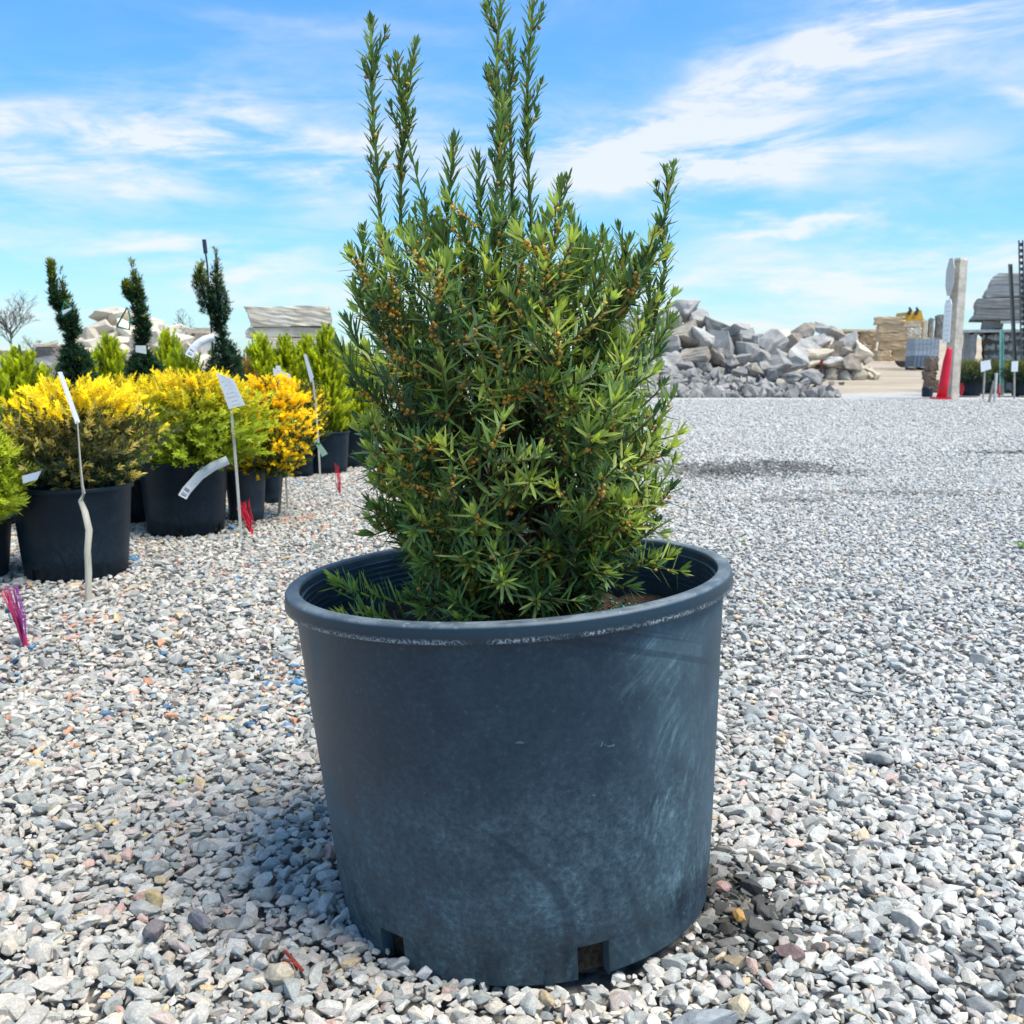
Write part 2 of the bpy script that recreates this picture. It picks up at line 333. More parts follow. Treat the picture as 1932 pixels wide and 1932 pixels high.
def soil_mat():
    m, nt, b, out = new_mat('potting_soil')
    tc = node(nt, 'ShaderNodeTexCoord')
    n = node(nt, 'ShaderNodeTexNoise', {'Vector': tc.outputs['Object'], 'Scale': 160.0, 'Detail': 6.0, 'Roughness': .8})
    c = mixc(nt, sstep(nt, n.outputs[0], .40, .62), (.018, .012, .008), (.085, .055, .032)); c = mixc(nt, sstep(nt, n.outputs[0], .66, .7), c, (.3, .22, .13))
    nt.links.new(c, b.inputs['Base Color']); b.inputs['Roughness'].default_value = .95
    bp = node(nt, 'ShaderNodeBump', {'Strength': 1.0, 'Distance': .006, 'Height': n.outputs[0]}); nt.links.new(bp.outputs[0], b.inputs['Normal'])
    return m
M_soil = soil_mat()
def print_mat(name, kind):
    """White label stock with flat print; uv runs 0..1 over the card."""
    m, nt, b, out = new_mat(name)
    uv = node(nt, 'ShaderNodeUVMap'); sp = node(nt, 'ShaderNodeSeparateXYZ', {0: uv.outputs[0]}); u, v = sp.outputs[0], sp.outputs[1]
    if kind == 'lines':
        fr = mth(nt, 'FRACT', mth(nt, 'MULTIPLY', v, 9.0)); ln = mth(nt, 'MULTIPLY', sstep(nt, fr, .35, .42), sstep(nt, fr, .70, .62))
        cv = node(nt, 'ShaderNodeCombineXYZ', {0: mth(nt, 'MULTIPLY', u, 26.0), 1: mth(nt, 'FLOOR', mth(nt, 'MULTIPLY', v, 9.0)), 2: 0.0})
        wn = node(nt, 'ShaderNodeTexNoise', {'Vector': cv.outputs[0], 'Scale': 1.0, 'Detail': 1.0})
        ends = node(nt, 'ShaderNodeTexWhiteNoise', {'W': mth(nt, 'FLOOR', mth(nt, 'MULTIPLY', v, 9.0))}, noise_dimensions='1D')
        e = mth(nt, 'ADD', mth(nt, 'MULTIPLY', ends.outputs[0], .26), .14)
        inside = mth(nt, 'LESS_THAN', mth(nt, 'ABSOLUTE', mth(nt, 'SUBTRACT', u, .5)), e)
        f = mth(nt, 'MULTIPLY', mth(nt, 'MULTIPLY', ln, inside), sstep(nt, wn.outputs[0], .40, .46)); f = mth(nt, 'MULTIPLY', f, .38)
    else:
        w = node(nt, 'ShaderNodeTexWhiteNoise', {'W': mth(nt, 'FLOOR', mth(nt, 'MULTIPLY', u, 110.0))}, noise_dimensions='1D')
        zone = mth(nt, 'MULTIPLY', mth(nt, 'GREATER_THAN', u, .05), mth(nt, 'LESS_THAN', u, .17))
        zone2 = mth(nt, 'MULTIPLY', mth(nt, 'GREATER_THAN', u, .21), mth(nt, 'LESS_THAN', u, .28))
        inv = mth(nt, 'LESS_THAN', mth(nt, 'ABSOLUTE', mth(nt, 'SUBTRACT', v, .5)), .30)
        cv = node(nt, 'ShaderNodeCombineXYZ', {0: mth(nt, 'MULTIPLY', u, 130.0), 1: mth(nt, 'MULTIPLY', v, 9.0), 2: 0.0})
        tx = node(nt, 'ShaderNodeTexNoise', {'Vector': cv.outputs[0], 'Scale': 1.0, 'Detail': 1.0})
        z3 = mth(nt, 'MULTIPLY', mth(nt, 'MULTIPLY', mth(nt, 'GREATER_THAN', u, .32), mth(nt, 'LESS_THAN', u, .68)), sstep(nt, tx.outputs[0], .53, .58))
        f = mth(nt, 'MULTIPLY', mth(nt, 'ADD', mth(nt, 'MULTIPLY', zone, mth(nt, 'GREATER_THAN', w.outputs[0], .45)), mth(nt, 'ADD', mth(nt, 'MULTIPLY', zone2, .8), mth(nt, 'MULTIPLY', z3, .5)), clamp=True), inv)
    c = mixc(nt, f, (.78, .80, .82), (.10, .12, .17)); nt.links.new(c, b.inputs['Base Color']); b.inputs['Roughness'].default_value = .35
    return m
M_card = print_mat('printed_card', 'lines'); M_strip = print_mat('printed_strip', 'barcode')

# ------------------------------------------------------------------ the setting: ground, gravel yard
tag(mk('ground', [(-900, -60, -.03), (900, -60, -.03), (900, 1500, -.03), (-900, 1500, -.03)], [(0, 1, 2, 3)], M_dirt), kind='structure')
edge = [G(1306, 745), G(1450, 744), G(1594, 741), G(1743, 737), G(1960, 734)]
gv = [(-14, -4, -.012), (14, -4, -.012), (22, edge[-1].y, -.012)] + [(e.x, e.y, -.012) for e in reversed(edge)] + [(0, 14.2, -.012), (-14, 14.6, -.012)]
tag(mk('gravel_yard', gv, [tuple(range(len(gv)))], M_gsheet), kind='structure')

# the pots stand on it: (centre, radius) where no stone may poke through
POT = dict(X=.0147, Y=1.013, a=.0555, b=.011, h=.336, rb=.189, R=.2225)
KEEP = [(POT['X'], POT['Y'], POT['rb'] - .009)]
def hull_stone(seed, n=15, flat=.6, rough=.25, bevel=0.0):
    r = np.random.default_rng(seed)
    p = r.normal(size=(n, 3)); p /= np.linalg.norm(p, axis=1)[:, None]
    p *= 1 - rough * r.random((n, 1)); p *= np.array([1.0, r.uniform(.62, .95), flat * r.uniform(.8, 1.25)])
    bm = bmesh.new()
    for q in p: bm.verts.new(q)
    res = bmesh.ops.convex_hull(bm, input=bm.verts)
    junk = list({e for e in res['geom_interior'] + res['geom_unused'] if isinstance(e, bmesh.types.BMVert)})
    if junk: bmesh.ops.delete(bm, geom=junk, context='VERTS')
    bmesh.ops.dissolve_limit(bm, angle_limit=math.radians(14), verts=bm.verts, edges=bm.edges)
    if bevel: bmesh.ops.bevel(bm, geom=list(bm.edges), offset=bevel, segments=1, affect='EDGES', clamp_overlap=True)
    return bm
def bm_mesh(name, bm, mat):
    me = bpy.data.meshes.new(name); bm.to_mesh(me); bm.free(); me.materials.append(mat); return me
def wave(x, y, s, seed):
    r = np.random.default_rng(seed); v = np.zeros_like(x)
    for k in range(7):
        a = r.uniform(0, 6.28); q = s * r.uniform(.6, 1.9); v += np.sin((x * math.cos(a) + y * math.sin(a)) * q + r.uniform(0, 6.28))
    return v / 7 * 1.9
def build_gravel():
    kinds = bpy.data.collections.new('gravel_kinds'); nk = 22
    for i in range(nk):
        o = bpy.data.objects.new('gravel_kind', bm_mesh('gravel_kind', hull_stone(100 + i, 14 + i % 7, .55 + .2 * (i % 3) / 2, .28, .07), M_gravel)); kinds.objects.link(o)
    X = []; Y = []; Z = []; R = []
    def zone(y0, y1, sp, rmean, sig, zoff, margin):
        n = 0
        ys = np.arange(y0, y1, sp)
        for y in ys:
            w = .56 * y + margin
            xs = np.arange(-w, w, sp)
            m = len(xs); X.append(xs + rng.uniform(-.6, .6, m) * sp); Y.append(y + rng.uniform(-.6, .6, m) * sp)
            r = np.clip(np.exp(rng.normal(math.log(rmean), sig, m)), rmean * .5, rmean * 2.1)
            R.append(r); Z.append(zoff + rng.uniform(-.002, .003, m) + r * .12)
    zone(.30, 2.4, .0105, .0063, .33, 0.0, .55)
    zone(.30, 1.7, .0120, .0066, .35, .003, .55)
    zone(.30, 2.4, .026, .0104, .28, .005, .55)
    zone(2.4, 5.2, .0130, .0076, .30, 0.0, .5)
    zone(5.2, 8.2, .0185, .0096, .28, 0.0, .5)
    zone(8.2, 14.0, .045, .0125, .28, -.004, .5)
    x, y, z, r = map(np.concatenate, (X, Y, Z, R))
    keep = np.ones(len(x), bool)
    for kx, ky, kr in KEEP: keep &= (x - kx) ** 2 + (y - ky) ** 2 > (kr + r * .45) ** 2
    x, y, z, r = x[keep], y[keep], z[keep], r[keep]; n = len(x)
    z = z + .006 * wave(x, y, 5.0, 3) * (y < 3) - .002
    pal = np.array([(.33, .34, .34), (.27, .295, .305), (.40, .40, .395), (.46, .455, .44), (.24, .265, .27), (.36, .34, .325), (.19, .205, .215), (.43, .40, .36), (.37, .32, .31), (.52, .42, .28), (.55, .52, .46), (.40, .28, .25)])
    pw = np.array([.17, .16, .16, .12, .10, .08, .06, .05, .04, .02, .03, .01]); pw = pw / pw.sum()
    col = pal[rng.choice(len(pal), n, p=pw)] * rng.uniform(1.05, 1.55, (n, 1)) * np.array([1.10, 1.07, .975])
    # the trafficked yard to the right is paler crushed stone, the plant beds to the left darker and more mixed
    side = 1 / (1 + np.exp(-(x - .15 - .10 * y) * 5)); g = col.mean(1, keepdims=True)
    col = col * (1 - .35 * side[:, None]) + .35 * side[:, None] * (g * .5 + .29)
    col = col * (1 - (1 - side[:, None]) * np.array([.06, .10, .12]))
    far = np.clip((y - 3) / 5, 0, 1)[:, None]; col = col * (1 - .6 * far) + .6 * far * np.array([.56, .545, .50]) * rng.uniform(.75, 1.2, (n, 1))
    # marking paint sprayed on the stones of the bed
    bed = (x < -.02 - .10 * (y - 1)) & (y > 1.35) & (y < 4.6)
    pb = wave(x, y, 9, 21) + .6 * wave(x, y, 31, 22); po = wave(x, y, 8, 23) + .6 * wave(x, y, 27, 24)
    u = rng.random(n)
    blue = bed & (u < np.clip((pb - .55) * .22, .010, .14)); orange = bed & (u > 1 - np.clip((po - .5) * .25, .016, .20))
    col[blue] = np.array([.05, .17, .30]) * rng.uniform(.6, 1.4, (blue.sum(), 1)) + .05
    col[orange] = np.array([.62, .27, .15]) * rng.uniform(.7, 1.3, (orange.sum(), 1)) + np.array([.03, .06, .05])
    # damp patches: drained water beside the pot, an old puddle across the yard
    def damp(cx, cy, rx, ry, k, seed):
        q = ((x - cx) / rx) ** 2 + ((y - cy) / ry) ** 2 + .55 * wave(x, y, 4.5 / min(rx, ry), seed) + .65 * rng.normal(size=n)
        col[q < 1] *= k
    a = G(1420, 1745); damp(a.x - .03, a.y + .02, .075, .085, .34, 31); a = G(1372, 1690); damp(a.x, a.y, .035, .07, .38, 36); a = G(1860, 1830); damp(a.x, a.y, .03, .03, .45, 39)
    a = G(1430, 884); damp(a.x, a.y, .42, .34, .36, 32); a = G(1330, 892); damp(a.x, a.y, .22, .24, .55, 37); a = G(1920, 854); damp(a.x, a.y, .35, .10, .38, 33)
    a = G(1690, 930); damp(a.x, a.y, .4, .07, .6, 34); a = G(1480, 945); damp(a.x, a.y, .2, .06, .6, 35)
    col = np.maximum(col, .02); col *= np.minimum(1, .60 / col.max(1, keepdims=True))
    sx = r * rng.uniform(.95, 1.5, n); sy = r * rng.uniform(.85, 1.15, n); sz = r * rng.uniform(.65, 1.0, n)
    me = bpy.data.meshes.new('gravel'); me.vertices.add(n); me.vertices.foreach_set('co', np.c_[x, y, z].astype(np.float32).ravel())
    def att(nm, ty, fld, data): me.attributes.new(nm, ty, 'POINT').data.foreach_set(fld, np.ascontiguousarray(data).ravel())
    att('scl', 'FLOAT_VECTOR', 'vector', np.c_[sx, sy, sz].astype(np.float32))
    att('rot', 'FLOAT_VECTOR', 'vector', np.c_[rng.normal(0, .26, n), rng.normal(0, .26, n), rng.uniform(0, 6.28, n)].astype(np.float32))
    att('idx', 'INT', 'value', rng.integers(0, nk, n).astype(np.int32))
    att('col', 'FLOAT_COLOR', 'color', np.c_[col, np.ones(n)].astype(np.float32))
    me.materials.append(M_gravel)
    o = link(bpy.data.objects.new('gravel', me)); tag(o, kind='stuff'); o['label'] = 'loose grey crushed gravel covering the yard'
    ng = bpy.data.node_groups.new('gravel_scatter', 'GeometryNodeTree')
    ng.interface.new_socket('Geometry', in_out='INPUT', socket_type='NodeSocketGeometry'); ng.interface.new_socket('Geometry', in_out='OUTPUT', socket_type='NodeSocketGeometry')
    gi = ng.nodes.new('NodeGroupInput'); go = ng.nodes.new('NodeGroupOutput')
    ci = ng.nodes.new('GeometryNodeCollectionInfo'); ci.inputs[0].default_value = kinds; ci.inputs['Separate Children'].default_value = True; ci.inputs['Reset Children'].default_value = True
    ip = ng.nodes.new('GeometryNodeInstanceOnPoints'); ip.inputs['Pick Instance'].default_value = True
    def na(nm, ty):
        q = ng.nodes.new('GeometryNodeInputNamedAttribute'); q.data_type = ty; q.inputs[0].default_value = nm; return q.outputs[0]
    L = ng.links.new
    L(gi.outputs[0], ip.inputs['Points']); L(ci.outputs[0], ip.inputs['Instance']); L(na('idx', 'INT'), ip.inputs['Instance Index'])
    e2r = ng.nodes.new('FunctionNodeEulerToRotation'); L(na('rot', 'FLOAT_VECTOR'), e2r.inputs[0]); L(e2r.outputs[0], ip.inputs['Rotation'])
    L(na('scl', 'FLOAT_VECTOR'), ip.inputs['Scale']); L(ip.outputs[0], go.inputs[0])
    md = o.modifiers.new('scatter', 'NODES'); md.node_group = ng
    print('gravel stones', n)

# ------------------------------------------------------------------ nursery pots
def pot(name, label, loc, R, rb, h, mats, ax=None, notch=(), seg=96, group=None, soil=.8, ridges=False, soil_seg=48, foot=.026):
    """Lathed nursery pot: wall with foot band and drain notches, rolled rim, soil. Parts hang on an Empty at the foot."""
    ax = Vector(ax or (0, 0, 1)).normalized()
    root = empty(name, loc, label, 'pot', group); root.rotation_euler = ax.to_track_quat('Z', 'Y').to_euler()
    # keep the local X axis pointing right
    M = ax.to_track_quat('Z', 'Y').to_matrix(); xr = Vector((1, 0, 0)); ang = math.atan2((M.transposed() @ xr).y, (M.transposed() @ xr).x)
    k = R / .2225; lip = .0145 * k; band = .0165 * k; th = .0045 * k
    Rw = R - lip * .62                                            # wall radius right under the rim
    foot = foot * k
    prof = [(rb - .004 * k, 0), (rb, .003 * k), (rb + .0012 * k, foot), (rb + .0030 * k, foot + .0012 * k)]
    for t in np.linspace(0, 1, 9)[1:]:
        prof.append((rb + .003 * k + (Rw - rb - .003 * k) * t ** .92, foot + .0012 * k + (h - band - foot) * t))
    # wall with notches
    V = []; UV = []; Fc = []; n = len(prof); L = 0; ls = [0]
    for i in range(1, n): L += math.dist(prof[i], prof[i - 1]); ls.append(L)
    for j in range(seg + 1):
        w = 2 * math.pi * j / seg - math.pi / 2 + ang
        for i, (r, z) in enumerate(prof):
            V.append((r * math.cos(w), r * math.sin(w), z)); uu = (j / seg - (1 if j > seg / 2 else 0)) * 2 * math.pi * .2; UV.append((uu, ls[i] / k))
    cut = set()
    for c, wd in notch:
        for j in range(seg):
            mid = (j + .5) / seg * 360; mid = mid - 360 if mid > 180 else mid
            if abs(mid - c) < wd / 2: cut.add(j)
    for j in range(seg):
        for i in range(n - 1):
            if j in cut and i < 2: continue
            a = j * n + i; Fc.append((a, a + n, a + n + 1, a + 1))
    mb = MB(); mb.add(V, Fc, uv=UV)
    for j in cut:                                                 # thickness of the plastic round each notch
        w0 = 2 * math.pi * j / seg - math.pi / 2 + ang; w1 = 2 * math.pi * (j + 1) / seg - math.pi / 2 + ang
        q = lambda w, r, z: (r * math.cos(w), r * math.sin(w), z)
        mb.add([q(w0, rb + .0012 * k, foot), q(w1, rb + .0012 * k, foot), q(w1, rb - .02 * k, foot), q(w0, rb - .02 * k, foot)], [(0, 1, 2, 3)], uv=[(0, .02)] * 4)
        for jj, w in ((j - 1, w0), (j + 1, w1)):
            if jj % seg not in cut:
                mb.add([q(w, rb, 0), q(w, rb + .0012 * k, foot), q(w, rb - .012 * k, foot), q(w, rb - .012 * k, 0)], [(0, 1, 2, 3)], uv=[(0, .02)] * 4)
    wall = mb.build('wall', mats[0], root, smooth=True)
    for p in wall.data.polygons:
        if p.index >= len(Fc): p.use_smooth = False
    # rim: inner lip -> outer top edge -> down the band -> tucked under
    rp = [(R - lip, h - .004 * k, 0.0), (R - lip + .0002 * k, h - .0012 * k, .05), (R - lip + .0010 * k, h - .0003 * k, .1), (R - lip + .0022 * k, h, .2), (R - .0034 * k, h - .0004 * k, .85), (R - .0024 * k, h - .0008 * k, .95), (R - .0012 * k, h - .0022 * k, 1.02), (R - .0006 * k, h - .0036 * k, 1.1),
          (R + .0006 * k, h - band + .0026 * k, 1.85), (R + .0004 * k, h - band + .0008 * k, 1.95), (R - .0006 * k, h - band, 2.0), (Rw - .001, h - band - .0004, 2.3)]
    V = []; UV = []; Fc = []; n = len(rp)
    for j in range(seg + 1):
        w = 2 * math.pi * j / seg - math.pi / 2 + ang
        for r, z, v in rp: V.append((r * math.cos(w), r * math.sin(w), z)); UV.append(((j / seg) * 2 * math.pi * R, v))
    for j in range(seg):
        for i in range(n - 1): a = j * n + i; Fc.append((a, a + 1, a + n + 1, a + n))
    Fc = [tuple(reversed(f)) for f in Fc]
    mk('rim', V, Fc, mats[1], root, None, True, UV)
    # inner wall, ribbed under the rim
    zs = h * soil; ip = [(R - lip, h - .004 * k)]
    if ridges:
        for q in range(6):
            z0 = h - .010 * k - q * .0062 * k; rr = R - lip - .0006 * k - q * .0004
            ip += [(rr, z0), (rr - .0022 * k, z0 - .0008 * k), (rr - .0022 * k, z0 - .0022 * k), (rr, z0 - .0030 * k)]
    ip += [(rb + (Rw - rb) * soil - th, zs - .02 * k), (rb - th, .03 * k)]
    V = []; Fc = []; n = len(ip)
    for j in range(seg):
        w = 2 * math.pi * j / seg
        for r, z in ip: V.append((r * math.cos(w), r * math.sin(w), z))
    for j in range(seg):
        q = (j + 1) % seg
        for i in range(n - 1): a = j * n + i; b = q * n + i; Fc.append((a, a + 1, b + 1, b))
    mk('inner_wall', V, Fc, mats[0], root, None, False, [(.5 + v[0] * .2, .2) for v in V])
    # soil: closed body, lumpy top
    V = []; Fc = []; rings = 10; rs = rb + (Rw - rb) * soil - th - .002
    for i in range(rings + 1):
        for j in range(soil_seg):
            w = 2 * math.pi * j / soil_seg; r = rs * i / rings
            V.append((r * math.cos(w), r * math.sin(w), zs + (rng.normal() * .0028 * k + .008 * k * math.sin(3 * w + 1) * (i / rings)) * (i > 0)))
    for j in range(soil_seg):
        w = 2 * math.pi * j / soil_seg; V.append(((rb - .014 * k) * math.cos(w), (rb - .014 * k) * math.sin(w), .001))
    for i in range(rings + 1):
        for j in range(soil_seg):
            q = (j + 1) % soil_seg; Fc.append((i * soil_seg + j, (i + 1) * soil_seg + j, (i + 1) * soil_seg + q, i * soil_seg + q))
    mk('soil', V, Fc, M_soil, root)
    return root

# ------------------------------------------------------------------ needles and foliage
def unit(a): return a / np.maximum(np.linalg.norm(a, axis=-1, keepdims=True), 1e-9)
#  along, across, lift (in widths) : a keeled blade with a pointed end
BLADE = np.array([(0, -.22, 0), (0, 0, .05), (0, .22, 0), (.22, -.5, .06), (.22, 0, -.06), (.22, .5, .06), (.72, -.46, .06), (.72, 0, -.06), (.72, .46, .06), (1.0, 0, 0)])
BLADE_F = np.array([(0, 1, 4), (0, 4, 3), (1, 2, 5), (1, 5, 4), (3, 4, 7), (3, 7, 6), (4, 5, 8), (4, 8, 7), (6, 7, 9), (7, 8, 9)])
LEAF = np.array([(0, 0, 0), (.45, -.5, .1), (.45, .5, .1), (1.0, 0, 0)]); LEAF_F = np.array([(0, 2, 1), (1, 2, 3)])
def blades(base, d, nrm, L, W, bend, tmpl=BLADE, tf=BLADE_F):
    """n blades at base, pointing d, upper side nrm -> vertices, faces."""
    d = unit(d); nrm = unit(nrm - d * (nrm * d).sum(1, keepdims=True)); side = np.cross(d, nrm)
    s, w, l = tmpl[:, 0], tmpl[:, 1], tmpl[:, 2]
    V = (base[:, None, :] + d[:, None, :] * (L[:, None] * s)[..., None] + side[:, None, :] * (W[:, None] * w)[..., None]
         + nrm[:, None, :] * (W[:, None] * l + (bend * L)[:, None] * s ** 2)[..., None])
    k = len(tmpl); Fa = (tf[None] + (np.arange(len(base)) * k)[:, None, None]).reshape(-1, 3)
    return V.reshape(-1, 3), Fa, k
ICO_V = None
def ico():
    global ICO_V, ICO_F
    if ICO_V is None:
        bm = bmesh.new(); bmesh.ops.create_icosphere(bm, subdivisions=1, radius=1.0)
        ICO_V = np.array([v.co[:] for v in bm.verts]); ICO_F = np.array([[v.index for v in f.verts] for f in bm.faces]); bm.free()
    return ICO_V, ICO_F

class Sprig:
    """Collects the wood, needles and buds of one branch."""
    def __init__(s): s.wood = MB(); s.nb = []; s.nd = []; s.nn = []; s.nl = []; s.nw = []; s.nbe = []; s.nc = []; s.bp = []; s.br = []; s.bc = []
    def shoot(s, pts, r0=.0016, nl=.020, nw=.0031, spacing=.0021, start=.0, radial=True, fresh=.5, spread=58, buds=0, tip=9, green_stem=True, shade=1.0, thin=False):
        pts = np.array(pts, float); seg = np.linalg.norm(np.diff(pts, axis=0), axis=1); cum = np.r_[0, np.cumsum(seg)]; Lt = cum[-1]
        n = len(pts)
        s.wood.tube(pts, [r0 * (1 - .55 * i / (n - 1)) for i in range(n)], 5, tuple(np.array((.10, .12, .03) if green_stem else (.10, .055, .035)) * rng.uniform(.8, 1.2)))
        m = max(3, int(Lt * (1 - start) / spacing)); t = np.linspace(start, .985, m) * Lt + rng.uniform(-.4, .4, m) * spacing
        if thin: t = t[(np.sin(t * 260 + rng.uniform(0, 6.28)) + .8 * np.sin(t * 617 + rng.uniform(0, 6.28)) > -.75 - 1.2 * (t / Lt)) | (rng.random(m) < .3)]
        t = np.r_[np.clip(t, 0, Lt), np.full(tip, Lt * .995)]; m = len(t)
        p = np.c_[[np.interp(t, cum, pts[:, i]) for i in range(3)]].T
        ta = unit(np.c_[[np.interp(np.minimum(t + .004, Lt), cum, pts[:, i]) - np.interp(np.maximum(t - .004, 0), cum, pts[:, i]) for i in range(3)]].T)
        ref = np.where(np.abs(ta[:, 2:3]) < .85, np.array([[0, 0, 1.]]), np.array([[0, 1., 0]]))
        a = unit(np.cross(ta, ref)); b = np.cross(a, ta)               # b is the upper side of the shoot
        ph = np.arange(m) * 2.39996 + rng.uniform(0, 6.28)
        if not radial: ph = np.where(np.sin(ph) > -.25, ph, -ph) + rng.normal(0, .25, m)      # combed up and to the sides
        rad = a * np.cos(ph)[:, None] + b * np.sin(ph)[:, None]
        ang = np.radians(spread + rng.normal(0, 9, m)); ang[m - tip:] = np.radians(rng.uniform(6, 42, tip))
        d = ta * np.cos(ang)[:, None] + rad * np.sin(ang)[:, None] + np.array([0, 0, .16])
        nr = ta * .8 + np.array([0, 0, .55]) - rad * .1
        rel = np.clip(t / Lt, 0, 1)
        L = nl * rng.uniform(.72, 1.15, m) * (1 - .28 * np.clip((rel - .8) / .2, 0, 1)); L[m - tip:] *= rng.uniform(.6, 1, tip)
        s.nb.append(p + rad * r0 * .6); s.nd.append(d); s.nn.append(nr); s.nl.append(L); s.nw.append(np.full(m, nw) * rng.uniform(.8, 1.1, m)); s.nbe.append(rng.normal(.02, .08, m))
        old = np.array([.016, .050, .030]); mid = np.array([.125, .225, .072]); new = np.array([.400, .470, .095])  # needle age; the old tone is deepened to paint shade inside the crown
        f = np.clip(fresh * (.55 + .45 * rel) + rng.normal(0, .13, m), 0, 1)[:, None]
        c = np.where(f < .5, old + (mid - old) * f * 2, mid + (new - mid) * (f - .5) * 2) * rng.uniform(.75, 1.25, (m, 1)) * shade
        dry = rng.random(m) < .012; c[dry] = np.array([.22, .17, .06])
        s.nc.append(c)
        for q in range(buds):
            tt = Lt * (.30 + .64 * (q + rng.random()) / buds); pp = np.array([np.interp(tt, cum, pts[:, i]) for i in range(3)])
            w = rng.normal(-math.pi / 2, 1.3); i = int(min(len(a) - 1, np.searchsorted(t, tt)))
            for c_ in range(rng.integers(1, 3)):
                off = (a[i] * math.cos(w) + b[i] * math.sin(w)) * rng.uniform(.0016, .0028) + rng.normal(0, .0009, 3)
                s.bp.append(pp + off); s.br.append(rng.uniform(.0013, .0023)); g = rng.random() ** .9 * (.4 + .6 * fresh)
                s.bc.append(np.array([.34, .16, .04]) * (1 - g) + np.array([.88, .50, .06]) * g)
    def build(s, name, root):
        w = s.wood.build(name, M_bark, root, smooth=True)
        V, Fa, k = blades(np.concatenate(s.nb), np.concatenate(s.nd), np.concatenate(s.nn), np.concatenate(s.nl), np.concatenate(s.nw), np.concatenate(s.nbe))
        c = np.repeat(np.concatenate(s.nc), k, axis=0)
        base = np.tile(np.clip(1 - BLADE[:, 0] * 3, 0, 1), len(V) // k)[:, None]; c = c * (1 - .35 * base) + .35 * base * np.array([.22, .24, .05])
        tag(mk('needles', V, Fa, M_yew, w, c), kind='stuff')
        if s.bp:
            iv, fi = ico(); bp = np.array(s.bp); br = np.array(s.br)
            V = (bp[:, None, :] + iv[None] * br[:, None, None]).reshape(-1, 3); Fa = (fi[None] + (np.arange(len(bp)) * len(iv))[:, None, None]).reshape(-1, 3)
            tag(mk('buds', V, Fa, M_bud, w, np.repeat(np.array(s.bc), len(iv), axis=0), True), kind='stuff')
        return w
def bez(p0, p1, p2, n=8):
    t = np.linspace(0, 1, n)[:, None]; p0, p1, p2 = map(np.asarray, (p0, p1, p2)); return (1 - t) ** 2 * p0 + 2 * t * (1 - t) * p1 + t ** 2 * p2

